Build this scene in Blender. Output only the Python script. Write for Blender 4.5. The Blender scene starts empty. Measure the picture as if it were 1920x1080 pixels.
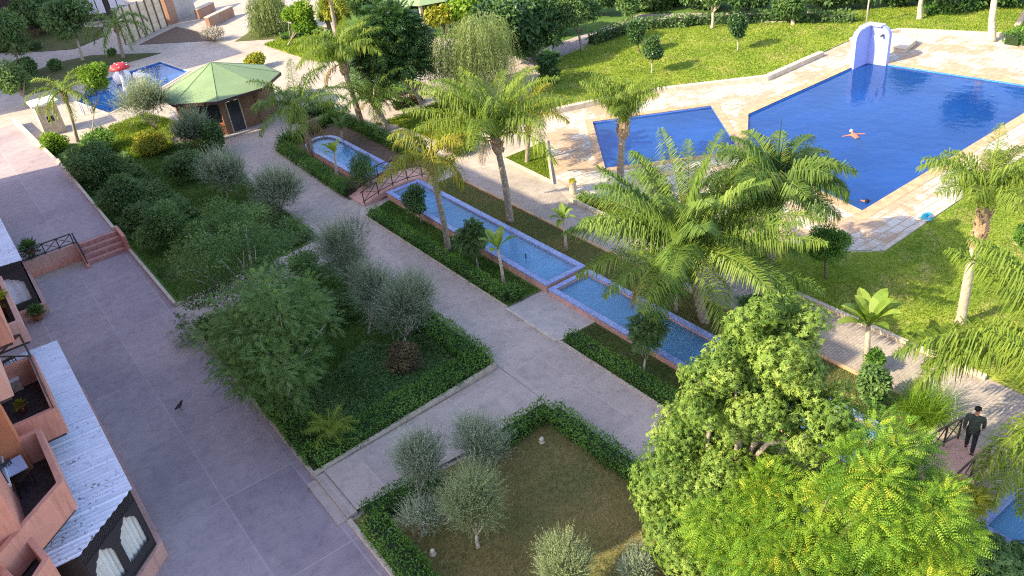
import bpy, bmesh, math, random
import numpy as np
from mathutils import Vector, Matrix
from mathutils.geometry import tessellate_polygon

# ------------------------------------------------------------------ camera, sky, sun, exposure
SC = bpy.context.scene
COL = SC.collection
CAM_H = 19.5
FPX, PIT, ROL, YAW = 1561.577, 0.554093701, 0.133281685, 0.575791797
_cy, _sy, _cp, _sp = math.cos(YAW), math.sin(YAW), math.cos(PIT), math.sin(PIT)
_w = np.array([_sy*_cp, _cy*_cp, -_sp]); _r0 = np.array([_cy, -_sy, 0.0]); _d0 = np.cross(_w, _r0)
_r = math.cos(ROL)*_r0 + math.sin(ROL)*_d0; _d = -math.sin(ROL)*_r0 + math.cos(ROL)*_d0
cam = bpy.data.cameras.new("camera"); camo = bpy.data.objects.new("camera", cam); COL.objects.link(camo)
cam.sensor_width = 36; cam.lens = FPX/1920*36; cam.clip_end = 2000; cam.clip_start = 0.1
M = Matrix.Identity(4)
for i in range(3):
    M[i][0], M[i][1], M[i][2] = _r[i], -_d[i], -_w[i]
M[2][3] = CAM_H
camo.matrix_world = M
SC.camera = camo

SUN_EL, SUN_SLOPE = math.radians(36), -0.27          # shadows run towards +X and slightly -Y
sdir = np.array([1.0, SUN_SLOPE, 0]); sdir /= np.linalg.norm(sdir)
ldir = np.array([sdir[0]*math.cos(SUN_EL), sdir[1]*math.cos(SUN_EL), -math.sin(SUN_EL)])
wd = bpy.data.worlds.new("World"); SC.world = wd; wd.use_nodes = True
nt = wd.node_tree; bg = nt.nodes['Background']
sky = nt.nodes.new('ShaderNodeTexSky'); sky.sky_type = 'NISHITA'; sky.sun_disc = False
sky.sun_elevation = SUN_EL; sky.sun_rotation = math.atan2(-sdir[0], -sdir[1])
sky.air_density = 1.0; sky.dust_density = 1.0; sky.ozone_density = 1.0
skm = nt.nodes.new('ShaderNodeMix'); skm.data_type = 'RGBA'; skm.blend_type = 'MULTIPLY'; skm.inputs[0].default_value = 1.0
skm.inputs[7].default_value = (1.06, .93, .94, 1); nt.links.new(sky.outputs[0], skm.inputs[6]); nt.links.new(skm.outputs[2], bg.inputs[0]); bg.inputs[1].default_value = 0.15
sl = bpy.data.lights.new("sun", 'SUN'); sl.energy = 2.75; sl.angle = math.radians(0.5); sl.color = (1.0, 0.88, 0.60)
so = bpy.data.objects.new("sun", sl); COL.objects.link(so)
so.rotation_euler = Vector(ldir).to_track_quat('-Z', 'Y').to_euler(); so.location = (-30, 10, 60)
SC.view_settings.view_transform = 'Standard'; SC.view_settings.look = 'None'
SC.view_settings.exposure = 1.8; SC.view_settings.gamma = 1
SC.render.engine = 'CYCLES'
SC.cycles.use_denoising = False; SC.cycles.filter_width = 1.15
SC.cycles.max_bounces = 6; SC.cycles.transparent_max_bounces = 8

# ------------------------------------------------------------------ helpers
def G(px, py, z=0.0):
    v = (px-960)*_r + (py-540)*_d + FPX*_w
    t = (z-CAM_H)/v[2]
    return np.array([t*v[0], t*v[1], z])
def lift(B, px, py):
    """point above/near base B in the upright plane through B that faces the viewer"""
    n = np.array([B[0], B[1], 0.0]); n /= np.linalg.norm(n)
    v = (px-960)*_r + (py-540)*_d + FPX*_w
    t = (n @ np.array([B[0], B[1], 0]))/(v @ n)
    return np.array([t*v[0], t*v[1], CAM_H+t*v[2]])
def mpp(Pt):
    return float((np.array(Pt)-[0, 0, CAM_H]) @ _w)/FPX   # metres per photo pixel
def nrm(a):
    return a/np.maximum(np.linalg.norm(a, axis=-1, keepdims=True), 1e-9)

def link(name, me, mat=None, parent=None):
    o = bpy.data.objects.new(name, me); COL.objects.link(o)
    if mat: me.materials.append(mat)
    if parent: o.parent = parent
    return o
def tag(o, label=None, cat=None, group=None, kind=None):
    if label: o['label'] = label
    if cat: o['category'] = cat
    if group: o['group'] = group
    if kind: o['kind'] = kind
    return o
def thing(name, loc, label, cat, group=None):
    o = bpy.data.objects.new(name, None); COL.objects.link(o); o.location = tuple(map(float, loc)); o.empty_display_size = .2
    bpy.context.view_layer.update() if False else None
    return tag(o, label, cat, group)

class MB:
    """collects shapes (world coordinates); build() links them as one mesh object, relative to its parent's origin"""
    def __init__(s): s.v = []; s.f = []
    def add(s, vs, fs):
        n = len(s.v); s.v += [tuple(map(float, p)) for p in vs]; s.f += [tuple(i+n for i in f) for f in fs]; return s
    def box(s, x0, x1, y0, y1, z0, z1):
        return s.add([(x0,y0,z0),(x1,y0,z0),(x1,y1,z0),(x0,y1,z0),(x0,y0,z1),(x1,y0,z1),(x1,y1,z1),(x0,y1,z1)],
              [(3,2,1,0),(4,5,6,7),(0,1,5,4),(1,2,6,5),(2,3,7,6),(3,0,4,7)])
    def bar(s, a, b, w, h, up=(0,0,1)):
        a = np.array(a, float); b = np.array(b, float); d = nrm(b-a); u = np.array(up, float)
        if abs(d@u) > .98: u = np.array([1.0,0,0])
        sd = nrm(np.cross(d, u))*w/2; uu = nrm(np.cross(sd, d))*h/2
        P = [a-sd-uu, a+sd-uu, a+sd+uu, a-sd+uu, b-sd-uu, b+sd-uu, b+sd+uu, b-sd+uu]
        return s.add(P, [(0,1,2,3),(7,6,5,4),(0,4,5,1),(1,5,6,2),(2,6,7,3),(3,7,4,0)])
    def prism(s, poly, z0, z1):
        n = len(poly)
        a = sum(poly[i][0]*poly[(i+1)%n][1]-poly[(i+1)%n][0]*poly[i][1] for i in range(n))
        if a < 0: poly = poly[::-1]
        vs = [(p[0],p[1],z0) for p in poly]+[(p[0],p[1],z1) for p in poly]
        fs = [tuple(range(n-1,-1,-1)), tuple(range(n,2*n))]+[(i,(i+1)%n,n+(i+1)%n,n+i) for i in range(n)]
        return s.add(vs, fs)
    def wall(s, pts, th, z0, z1, closed=False):
        """a wall of thickness th along a polyline, mitred"""
        P = [np.array(p[:2], float) for p in pts]; n = len(P); L = []; Rr = []
        for i in range(n):
            if closed or 0 < i < n-1:
                d1 = nrm(P[i]-P[i-1]); d2 = nrm(P[(i+1)%n]-P[i])
            elif i == 0: d1 = d2 = nrm(P[1]-P[0])
            else: d1 = d2 = nrm(P[-1]-P[-2])
            n1 = np.array([-d1[1], d1[0]]); n2 = np.array([-d2[1], d2[0]])
            m = nrm(n1+n2); k = th/2/max(.3, m@n1)
            L.append(P[i]+m*k); Rr.append(P[i]-m*k)
        base = []
        for i in range(n):
            base += [(*L[i], z0), (*Rr[i], z0), (*Rr[i], z1), (*L[i], z1)]
        fs = []
        rng_ = range(n) if closed else range(n-1)
        for i in rng_:
            a = 4*i; b = 4*((i+1) % n)
            for k in range(4): fs.append((a+k, a+(k+1)%4, b+(k+1)%4, b+k))
        if not closed: fs += [(3,2,1,0), tuple(4*(n-1)+k for k in range(4))]
        return s.add(base, fs)
    def tube(s, pts, rad, n=8, cap=True):
        P = np.array(pts, float); m = len(P); rad = np.broadcast_to(np.array(rad, float), (m,))
        T = nrm(np.gradient(P, axis=0)); vs = []
        ref = np.array([1.0,0,0]) if abs(T[0][0]) < .9 else np.array([0,1.0,0])
        for i in range(m):
            a = nrm(np.cross(T[i], ref)); b = np.cross(T[i], a); ref = np.cross(a, T[i]) if False else ref
            for k in range(n):
                t = 2*math.pi*k/n; vs.append(P[i]+rad[i]*(math.cos(t)*a+math.sin(t)*b))
        fs = [(i*n+k, i*n+(k+1)%n, (i+1)*n+(k+1)%n, (i+1)*n+k) for i in range(m-1) for k in range(n)]
        if cap: fs += [tuple(range(n-1,-1,-1)), tuple((m-1)*n+k for k in range(n))]
        return s.add(vs, fs)
    def lathe(s, c, prof, n=16):
        c = np.array(c, float); vs = []
        for (r, z) in prof:
            for k in range(n):
                t = 2*math.pi*k/n; vs.append((c[0]+r*math.cos(t), c[1]+r*math.sin(t), c[2]+z))
        m = len(prof)
        fs = [(i*n+k, i*n+(k+1)%n, (i+1)*n+(k+1)%n, (i+1)*n+k) for i in range(m-1) for k in range(n)]
        fs += [tuple(range(n-1,-1,-1)), tuple((m-1)*n+k for k in range(n))]
        return s.add(vs, fs)
    def blob(s, c, r, seed=0, amp=.2, n=2):
        bm = bmesh.new(); bmesh.ops.create_icosphere(bm, subdivisions=n, radius=1)
        rr = random.Random(seed); off = [rr.uniform(0,9) for _ in range(3)]
        vs = []
        for v in bm.verts:
            p = v.co; k = 1+amp*(math.sin(p.x*3+off[0])*math.cos(p.y*2.6+off[1])+.6*math.sin(p.z*5+off[2]+p.x*4))
            vs.append((c[0]+p.x*r[0]*k, c[1]+p.y*r[1]*k, c[2]+p.z*r[2]*k))
        fs = [tuple(v.index for v in f.verts) for f in bm.faces]; bm.free()
        return s.add(vs, fs)
    def build(s, name, mat, parent=None, smooth=False, bevel=0):
        o0 = np.array(parent.location) if parent and parent.type == 'EMPTY' else np.zeros(3)
        if parent and parent.type != 'EMPTY':
            q = parent; o0 = np.zeros(3)
            while q is not None: o0 = o0+np.array(q.location); q = q.parent
        me = bpy.data.meshes.new(name); me.from_pydata([tuple(np.array(p)-o0) for p in s.v], [], s.f); me.update()
        if bevel:
            bm = bmesh.new(); bm.from_mesh(me)
            bmesh.ops.bevel(bm, geom=list(bm.edges), offset=bevel, segments=1, affect='EDGES', clamp_overlap=True)
            bm.to_mesh(me); bm.free()
        if smooth:
            for p in me.polygons: p.use_smooth = True
        return link(name, me, mat, parent)

def np_mesh(name, V, F, mat, parent=None, tint=None, origin=None):
    """V (n,3) world, F (m,4) quads; tint per face"""
    if origin is None:
        origin = np.zeros(3); q = parent
        while q is not None: origin = origin+np.array(q.location); q = q.parent
    V = (np.asarray(V)-origin).astype(np.float32); F = np.asarray(F).astype(np.int32); m, k = F.shape
    me = bpy.data.meshes.new(name)
    me.vertices.add(len(V)); me.vertices.foreach_set('co', V.ravel())
    me.loops.add(m*k); me.loops.foreach_set('vertex_index', F.ravel())
    me.polygons.add(m); me.polygons.foreach_set('loop_start', np.arange(0, m*k, k, dtype=np.int32))
    me.update(calc_edges=True)
    if tint is not None:
        a = me.attributes.new('tint', 'FLOAT', 'FACE'); a.data.foreach_set('value', np.asarray(tint, np.float32))
    return link(name, me, mat, parent)

class LV:
    """leaf collector"""
    def __init__(s): s.V = []; s.F = []; s.T = []; s.n = 0
    def quads(s, A, B, C, D, tint):
        n = len(A)
        V = np.stack([A, B, C, D], 1).reshape(-1, 3); F = s.n+np.arange(4*n).reshape(n, 4)
        s.V.append(V); s.F.append(F); s.T.append(np.broadcast_to(tint, (n,))); s.n += 4*n
    def leaves(s, P, D, N, L, W, tint, droop=.12):
        L = np.broadcast_to(L, (len(P),))[:, None]; W = np.broadcast_to(W, (len(P),))[:, None]
        S = nrm(np.cross(D, N)); N2 = np.cross(S, D)
        m = P+D*L*.45
        s.quads(P, m+S*W/2, P+D*L-N2*L*droop, m-S*W/2, tint)
    def blades(s, P, D, L, W, g, tint):
        """three-station drooping leaflets"""
        n = len(P); L = np.broadcast_to(L, (n,))[:, None]; W = np.broadcast_to(W, (n,))[:, None]
        up = np.array([0,0,1.0]); S = nrm(np.cross(D, up)+1e-4)
        p1 = P+D*L*.45; d1 = nrm(D+np.array([0,0,-1.0])*np.broadcast_to(g, (n,))[:, None]); p2 = p1+d1*L*.55
        s.quads(P-S*W*.3, P+S*W*.3, p1+S*W*.5, p1-S*W*.5, tint)
        s.quads(p1-S*W*.5, p1+S*W*.5, p2+S*W*.08, p2-S*W*.08, tint)
    def build(s, name, mat, parent):
        return np_mesh(name, np.concatenate(s.V), np.concatenate(s.F), mat, parent, np.concatenate(s.T))

def rdir(rng, n, zb=0.0):
    d = rng.normal(size=(n, 3)); d[:, 2] += zb; return nrm(d)

# ------------------------------------------------------------------ materials
def newmat(name):
    m = bpy.data.materials.new(name); m.use_nodes = True
    return m, m.node_tree, m.node_tree.nodes['Principled BSDF']
def ramp(nt, fac, stops):
    r = nt.nodes.new('ShaderNodeValToRGB'); e = r.color_ramp.elements
    while len(e) < len(stops): e.new(.5)
    for i, (p, c) in enumerate(stops): e[i].position = p; e[i].color = (*c, 1)
    nt.links.new(fac, r.inputs[0]); return r.outputs[0]
def pos(nt):
    g = nt.nodes.new('ShaderNodeNewGeometry'); return g.outputs['Position']
def noise(nt, scale, detail=4, rough=.6, vec=None):
    n = nt.nodes.new('ShaderNodeTexNoise'); n.inputs['Scale'].default_value = scale; n.inputs['Detail'].default_value = detail
    n.inputs['Roughness'].default_value = rough
    nt.links.new(vec if vec is not None else pos(nt), n.inputs['Vector']); return n.outputs['Fac']
def mix(nt, fac, a, b, mode='MIX'):
    m = nt.nodes.new('ShaderNodeMix'); m.data_type = 'RGBA'; m.blend_type = mode
    for s, v in ((m.inputs[0], fac), (m.inputs[6], a), (m.inputs[7], b)):
        if isinstance(v, (int, float)): s.default_value = v
        elif isinstance(v, tuple): s.default_value = (*v, 1)
        else: nt.links.new(v, s)
    return m.outputs[2]
def math_(nt, op, a, b=0.0):
    m = nt.nodes.new('ShaderNodeMath'); m.operation = op
    for s, v in ((m.inputs[0], a), (m.inputs[1], b)):
        if isinstance(v, (int, float)): s.default_value = v
        else: nt.links.new(v, s)
    return m.outputs[0]
def bump(nt, bs, h, strength=.3, dist=.02):
    b = nt.nodes.new('ShaderNodeBump'); b.inputs['Strength'].default_value = strength; b.inputs['Distance'].default_value = dist
    nt.links.new(h, b.inputs['Height']); nt.links.new(b.outputs[0], bs.inputs['Normal'])
def plain(name, c, rough=.7, var=.15, scale=3, metal=0, spec=.3):
    m, nt, b = newmat(name)
    k = tuple(x*(1-var) for x in c); l = tuple(min(1, x*(1+var)) for x in c)
    nt.links.new(ramp(nt, noise(nt, scale), [(.3, k), (.7, l)]), b.inputs['Base Color'])
    b.inputs['Roughness'].default_value = rough; b.inputs['Metallic'].default_value = metal
    b.inputs['Specular IOR Level'].default_value = spec
    return m
def leafmat(name, stops, trans=.35, rough=.55):
    m, nt, b = newmat(name)
    a = nt.nodes.new('ShaderNodeAttribute'); a.attribute_name = 'tint'
    c = ramp(nt, a.outputs['Fac'], [(p, tuple(min(.6, x*1.35) for x in q)) for p, q in stops])
    nt.links.new(c, b.inputs['Base Color']); b.inputs['Roughness'].default_value = rough; b.inputs['Specular IOR Level'].default_value = .25
    t = nt.nodes.new('ShaderNodeBsdfTranslucent')
    nt.links.new(mix(nt, 1.0, c, (1.0, 1.0, .45), 'MULTIPLY'), t.inputs[0])
    ms = nt.nodes.new('ShaderNodeMixShader'); ms.inputs[0].default_value = trans
    nt.links.new(b.outputs[0], ms.inputs[1]); nt.links.new(t.outputs[0], ms.inputs[2])
    nt.links.new(ms.outputs[0], nt.nodes['Material Output'].inputs['Surface'])
    return m
def paving(name, base, alt, joint, bw, rh, mortar, offset=0.0, jstr=1.0, rot=0.0, big=.25):
    m, nt, b = newmat(name)
    mp = nt.nodes.new('ShaderNodeMapping'); mp.inputs['Rotation'].default_value[2] = rot
    nt.links.new(pos(nt), mp.inputs[0])
    br = nt.nodes.new('ShaderNodeTexBrick'); br.offset = offset
    br.inputs['Scale'].default_value = 1; br.inputs['Brick Width'].default_value = bw; br.inputs['Row Height'].default_value = rh
    br.inputs['Mortar Size'].default_value = mortar; br.inputs['Mortar Smooth'].default_value = .3
    br.inputs['Color1'].default_value = (.8,.8,.8,1); br.inputs['Color2'].default_value = (1.12,1.1,1.06,1); br.inputs['Mortar'].default_value = (1,1,1,1)
    nt.links.new(mp.outputs[0], br.inputs['Vector'])
    n1 = noise(nt, big, 5, .65); n2 = noise(nt, 2.5, 6, .7); n3 = noise(nt, 14, 3, .7)
    c = ramp(nt, n1, [(.36, base), (.64, alt)])
    c = mix(nt, .55, c, ramp(nt, n2, [(.3, (.62,.62,.62)), (.5, (1,1,1)), (.75, (1.22,1.2,1.18))]), 'MULTIPLY')
    c = mix(nt, .18, c, ramp(nt, n3, [(.3, (.7,.7,.7)), (.7, (1.25,1.25,1.25))]), 'MULTIPLY')
    c = mix(nt, .5, c, br.outputs['Color'], 'MULTIPLY')
    jf = math_(nt, 'MULTIPLY', br.outputs['Fac'], jstr)
    jf = math_(nt, 'MULTIPLY', jf, ramp(nt, noise(nt, .9, 3), [(.3, (.25,)*3), (.65, (1,)*3)]))
    c = mix(nt, jf, c, joint)
    nt.links.new(c, b.inputs['Base Color']); b.inputs['Roughness'].default_value = .75; b.inputs['Specular IOR Level'].default_value = .3
    bump(nt, b, n3, .25, .01)
    return m
def grassmat(name, a, b_, c_, patch=(.3,.22,.1), pf=.0):
    m, nt, b = newmat(name)
    n1 = noise(nt, .35, 4, .6); n2 = noise(nt, 5, 6, .75); n3 = noise(nt, 30, 3, .8)
    c = ramp(nt, n1, [(.3, a), (.5, b_), (.72, c_)])
    c = mix(nt, .75, c, ramp(nt, n2, [(.25, (.65,.68,.6)), (.5, (1.05,1.05,1)), (.75, (1.5,1.4,1.2))]), 'MULTIPLY')
    c = mix(nt, .6, c, ramp(nt, n3, [(.3, (.85,.86,.83)), (.7, (1.3,1.25,1.2))]), 'MULTIPLY')
    if pf: c = mix(nt, ramp(nt, noise(nt, .5, 5, .7), [(.6-pf*.2, (0,0,0)), (.75-pf*.2, (.8,)*3)]), c, patch)
    nt.links.new(c, b.inputs['Base Color']); b.inputs['Roughness'].default_value = .9; b.inputs['Specular IOR Level'].default_value = .1
    bump(nt, b, n2, .4, .04)
    return m
def watermat(name, tintc, ripple=6.0, bs=.15, gl=.9, rough=.03, body=None):
    m, nt, b = newmat(name)
    nt.nodes.remove(b)
    n = noise(nt, ripple, 4, .6); n_ = noise(nt, ripple*.25, 3, .5)
    h = math_(nt, 'ADD', n, math_(nt, 'MULTIPLY', n_, 1.5))
    bp = nt.nodes.new('ShaderNodeBump'); bp.inputs['Strength'].default_value = bs; bp.inputs['Distance'].default_value = .05
    nt.links.new(h, bp.inputs['Height'])
    t = nt.nodes.new('ShaderNodeBsdfTransparent'); t.inputs[0].default_value = (*tintc, 1)
    g = nt.nodes.new('ShaderNodeBsdfGlossy'); g.inputs['Roughness'].default_value = rough; g.inputs[0].default_value = (gl, gl, gl, 1)
    nt.links.new(bp.outputs[0], g.inputs['Normal'])
    df = nt.nodes.new('ShaderNodeBsdfDiffuse'); df.inputs[0].default_value = (*(body or (0,0,0)), 1)
    if body: nt.links.new(ramp(nt, noise(nt, .16, 4, .6), [(.35, tuple(x*.72 for x in body)), (.6, body), (.75, tuple(min(1, x*1.25) for x in body))]), df.inputs[0])
    mb_ = nt.nodes.new('ShaderNodeMixShader'); mb_.inputs[0].default_value = .5 if body else 0.0
    nt.links.new(t.outputs[0], mb_.inputs[1]); nt.links.new(df.outputs[0], mb_.inputs[2])
    f = nt.nodes.new('ShaderNodeFresnel'); f.inputs['IOR'].default_value = 1.33; nt.links.new(bp.outputs[0], f.inputs['Normal'])
    ms = nt.nodes.new('ShaderNodeMixShader'); nt.links.new(f.outputs[0], ms.inputs[0])
    nt.links.new(mb_.outputs[0], ms.inputs[1]); nt.links.new(g.outputs[0], ms.inputs[2])
    nt.links.new(ms.outputs[0], nt.nodes['Material Output'].inputs['Surface'])
    return m
def tilemat(name, a, b_, size=.05, joint=(.5,.55,.7), rough=.3, var=1.0):
    m, nt, b = newmat(name)
    v = nt.nodes.new('ShaderNodeTexVoronoi'); v.inputs['Scale'].default_value = 1/size; nt.links.new(pos(nt), v.inputs['Vector'])
    v.distance = 'CHEBYCHEV'; v.inputs['Randomness'].default_value = .25
    sp = nt.nodes.new('ShaderNodeSeparateColor'); nt.links.new(v.outputs['Color'], sp.inputs[0])
    c = ramp(nt, sp.outputs[0], [(.1, a), (.9, b_)])
    c = mix(nt, .5, c, ramp(nt, noise(nt, 1.2, 5), [(.3, (.7,.7,.7)), (.7, (1.2,1.2,1.2))]), 'MULTIPLY')
    nt.links.new(c, b.inputs['Base Color']); b.inputs['Roughness'].default_value = rough
    return m

MT = {}
def render_(name, c):
    m, nt, b = newmat(name); mp = nt.nodes.new('ShaderNodeMapping'); mp.inputs['Scale'].default_value = (3.5, 3.5, .35); nt.links.new(pos(nt), mp.inputs[0])
    f = lambda k: tuple(min(1, x*k) for x in c)
    base = ramp(nt, noise(nt, 1.3, 5, .65), [(.3, f(.88)), (.7, f(1.1))])
    st = ramp(nt, noise(nt, 1.6, 5, .7, mp.outputs[0]), [(.34, (.66,.64,.62)), (.5, (1,1,1))])
    nt.links.new(mix(nt, .6, base, st, 'MULTIPLY'), b.inputs['Base Color']); b.inputs['Roughness'].default_value = .85; b.inputs['Specular IOR Level'].default_value = .2
    bump(nt, b, noise(nt, 40, 2), .15, .005); return m
MT['ground'] = paving('pale_paving', (.40,.335,.27), (.48,.41,.33), (.32,.27,.22), .5, .5, .02, .5, .4)
MT['terrace'] = paving('stamped_concrete', (.295,.24,.255), (.42,.34,.33), (.49,.415,.40), 2.45, 4.6, .035, .0, .5, 0.0, .17)
MT['path'] = paving('path_concrete', (.42,.345,.29), (.48,.395,.33), (.56,.47,.40), 1.35, 2.7, .025, 0, .6, 0.0, .5)
MT['slab'] = paving('slab_concrete', (.40,.36,.33), (.46,.41,.37), (.38,.34,.31), 9, 9, .02)
MT['pavers'] = paving('small_pavers', (.36,.30,.25), (.46,.39,.33), (.20,.165,.14), .24, .12, .014, .5, .9)
def deckmat():
    m, nt, b = newmat('pool_deck_stone')
    mp = nt.nodes.new('ShaderNodeMapping'); mp.inputs['Rotation'].default_value[2] = .02; nt.links.new(pos(nt), mp.inputs[0])
    br = nt.nodes.new('ShaderNodeTexBrick'); br.offset = .5
    br.inputs['Scale'].default_value = 1; br.inputs['Brick Width'].default_value = .85; br.inputs['Row Height'].default_value = .48; br.inputs['Mortar Size'].default_value = .022
    br.inputs['Color1'].default_value = (.48,.44,.37,1); br.inputs['Color2'].default_value = (.60,.555,.47,1)
    nt.links.new(mp.outputs[0], br.inputs['Vector'])
    stone = mix(nt, .5, br.outputs['Color'], ramp(nt, noise(nt, 3, 5, .7), [(.3, (.75,.72,.66)), (.7, (1.15,1.13,1.1))]), 'MULTIPLY')
    earth = ramp(nt, noise(nt, 2.2, 5, .7), [(.3, (.36,.21,.11)), (.7, (.50,.345,.21))])
    mask = ramp(nt, noise(nt, .33, 6, .72), [(.48, (0,0,0)), (.54, (1,1,1))])
    jf = br.outputs['Fac']
    m1 = math_(nt, 'MAXIMUM', math_(nt, 'MULTIPLY', mask, .85), math_(nt, 'MULTIPLY', jf, .75))
    c = mix(nt, m1, stone, earth)
    nt.links.new(c, b.inputs['Base Color']); b.inputs['Roughness'].default_value = .85
    bump(nt, b, jf, -.3, .01)
    return m
MT['deck'] = deckmat()
MT['coping'] = plain('terracotta_coping', (.50,.32,.18), .7, .25, 2.5)
MT['kerb'] = plain('kerb_stone', (.52,.44,.34), .8, .2, 3)
MT['lawn'] = grassmat('lawn_grass', (.15,.23,.035), (.235,.30,.045), (.33,.34,.07), (.46,.36,.15), .5)
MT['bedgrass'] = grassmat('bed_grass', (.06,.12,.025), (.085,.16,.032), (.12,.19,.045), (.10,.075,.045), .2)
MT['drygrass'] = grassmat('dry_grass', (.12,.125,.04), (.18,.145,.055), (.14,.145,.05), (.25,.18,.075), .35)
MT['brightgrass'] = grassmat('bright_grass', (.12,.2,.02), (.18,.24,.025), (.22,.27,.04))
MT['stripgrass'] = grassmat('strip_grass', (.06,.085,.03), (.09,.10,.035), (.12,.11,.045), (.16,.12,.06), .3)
MT['soil'] = plain('garden_soil', (.13,.09,.06), .95, .35, 4)
MT['pink'] = render_('salmon_render', (.62,.29,.205))
MT['pinkl'] = render_('pale_pink_render', (.62,.36,.28))
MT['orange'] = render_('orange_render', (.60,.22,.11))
MT['pinkstep'] = plain('pink_steps_render', (.46,.24,.20), .8, .2, 3)
MT['black'] = plain('black_iron', (.03,.028,.03), .5, .2, 5)
MT['brown'] = plain('brown_iron', (.07,.045,.035), .5, .2, 5)
MT['darkfloor'] = plain('dark_floor_tile', (.06,.045,.045), .7, .4, 6)
MT['white'] = plain('white_paint', (.78,.77,.74), .6, .06, 2)
MT['curtain'] = plain('cream_curtain', (.72,.72,.64), .9, .08, 3)
MT['bluecurtain'] = plain('white_curtain', (.74,.76,.80), .9, .06, 3)
MT['trunk'] = plain('grey_bark', (.30,.25,.19), .95, .4, 9)
MT['palebark'] = plain('pale_bark', (.45,.38,.29), .95, .3, 9)
MT['darkbark'] = plain('dark_bark', (.14,.10,.075), .95, .4, 9)
MT['dead'] = plain('dry_leaf_base', (.36,.25,.15), .95, .45, 10)
MT['skin'] = plain('skin', (.55,.26,.16), .6, .08, 8)
MT['terracotta'] = plain('terracotta_pot', (.30,.12,.07), .8, .2, 8)
MT['stone'] = plain('cream_stone', (.62,.52,.38), .85, .2, 8)
MT['pooltile'] = tilemat('pool_tile', (.035,.20,.68), (.06,.30,.82), .06, rough=.4)
MT['smalltile'] = tilemat('small_pool_tile', (.08,.17,.60), (.16,.30,.72), .05, rough=.4)
MT['rim'] = tilemat('mosaic_rim', (.19,.25,.50), (.33,.40,.64), .06)
MT['chantile'] = tilemat('channel_tile', (.28,.51,.71), (.32,.555,.75), .07)
MT['water'] = watermat('pool_water', (.50,.72,.90), 1.5, .3, body=(.02,.115,.40))
MT['chwater'] = watermat('channel_water', (.80,.93,.97), 3.2, .3, body=(.20,.46,.76))
MT['kidtile'] = tilemat('kids_pool_tile', (.05,.22,.62), (.09,.32,.72), .08)
MT['paleblue'] = plain('pale_blue_render', (.30,.36,.66), .7, .06, 2)
MT['paleblue2'] = plain('lavender_cap', (.46,.48,.64), .7, .06, 2)
def roofmat(name, c, c2, axis=1, period=.19):
    m, nt, b = newmat(name)
    sx = nt.nodes.new('ShaderNodeSeparateXYZ'); nt.links.new(pos(nt), sx.inputs[0])
    w = math_(nt, 'SINE', math_(nt, 'MULTIPLY', sx.outputs[axis], 2*math.pi/period))
    mp = nt.nodes.new('ShaderNodeMapping'); mp.inputs['Scale'].default_value = (.5, 2.2, 1); nt.links.new(pos(nt), mp.inputs[0])
    c_ = ramp(nt, noise(nt, 1.6, 6, .72, mp.outputs[0]), [(.3, c2), (.55, c), (.8, tuple(min(1,x*1.1) for x in c))])
    sp = ramp(nt, noise(nt, 9, 2, .5), [(.60, (1,1,1)), (.66, (.30,.25,.22))])
    spm = ramp(nt, noise(nt, .5, 2, .5), [(.42, (0,0,0)), (.56, (1,1,1))])
    c_ = mix(nt, spm, c_, mix(nt, 1.0, c_, sp, 'MULTIPLY'))
    nt.links.new(c_, b.inputs['Base Color']); b.inputs['Roughness'].default_value = .5
    return m
MT['corr'] = roofmat('corrugated_white_sheet', (.74,.76,.84), (.58,.60,.68))
MT['greenroof'] = plain('green_roof_paint', (.215,.30,.15), .8, .10, .8)
def latmat():
    m, nt, b = newmat('dark_lattice')
    b.inputs['Base Color'].default_value = (.035,.03,.03,1); b.inputs['Roughness'].default_value = .6
    return m
MT['lattice'] = latmat()
MT['glass'] = plain('dark_glass', (.03,.035,.04), .15, .2, 2, 0, .6)
MT['ply'] = plain('plywood', (.60,.50,.34), .8, .18, 1.2)
MT['brick'] = paving('brick_red', (.30,.15,.09), (.36,.19,.12), (.40,.32,.25), .24, .08, .01, .5)
MT['red'] = plain('red_paint', (.42,.035,.04), .45, .1, 3)

G1 = lambda d, m_, l: [(0, d), (.5, m_), (1, l)]
LM = {}
LM['palm'] = leafmat('palm_leaf', G1((.045,.095,.02), (.115,.19,.03), (.24,.30,.05)), .4)
LM['palmgold'] = leafmat('palm_leaf_gold', G1((.10,.14,.02), (.20,.22,.022), (.33,.27,.03)), .4)
LM['palmdark'] = leafmat('palm_leaf_dark', G1((.04,.085,.02), (.095,.165,.03), (.20,.26,.05)), .4)
LM['palmlime'] = leafmat('palm_leaf_lime', G1((.08,.14,.022), (.16,.23,.03), (.26,.31,.05)), .45)
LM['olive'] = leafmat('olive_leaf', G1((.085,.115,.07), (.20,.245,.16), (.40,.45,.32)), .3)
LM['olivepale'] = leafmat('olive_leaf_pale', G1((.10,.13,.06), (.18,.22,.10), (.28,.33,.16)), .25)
LM['feather'] = leafmat('feathery_leaf', G1((.06,.12,.03), (.12,.20,.055), (.20,.30,.10)), .4)
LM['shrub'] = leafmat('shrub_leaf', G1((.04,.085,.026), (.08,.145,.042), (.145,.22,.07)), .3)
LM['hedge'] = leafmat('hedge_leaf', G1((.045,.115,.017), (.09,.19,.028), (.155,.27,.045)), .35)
LM['citrus'] = leafmat('citrus_leaf', G1((.02,.055,.018), (.045,.095,.025), (.085,.15,.04)), .2, .35)
LM['bright'] = leafmat('bright_leaf', G1((.06,.14,.015), (.13,.24,.02), (.22,.32,.03)), .4)
LM['umbrella'] = leafmat('umbrella_leaf', G1((.05,.105,.015), (.13,.205,.03), (.25,.315,.065)), .35)
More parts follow.
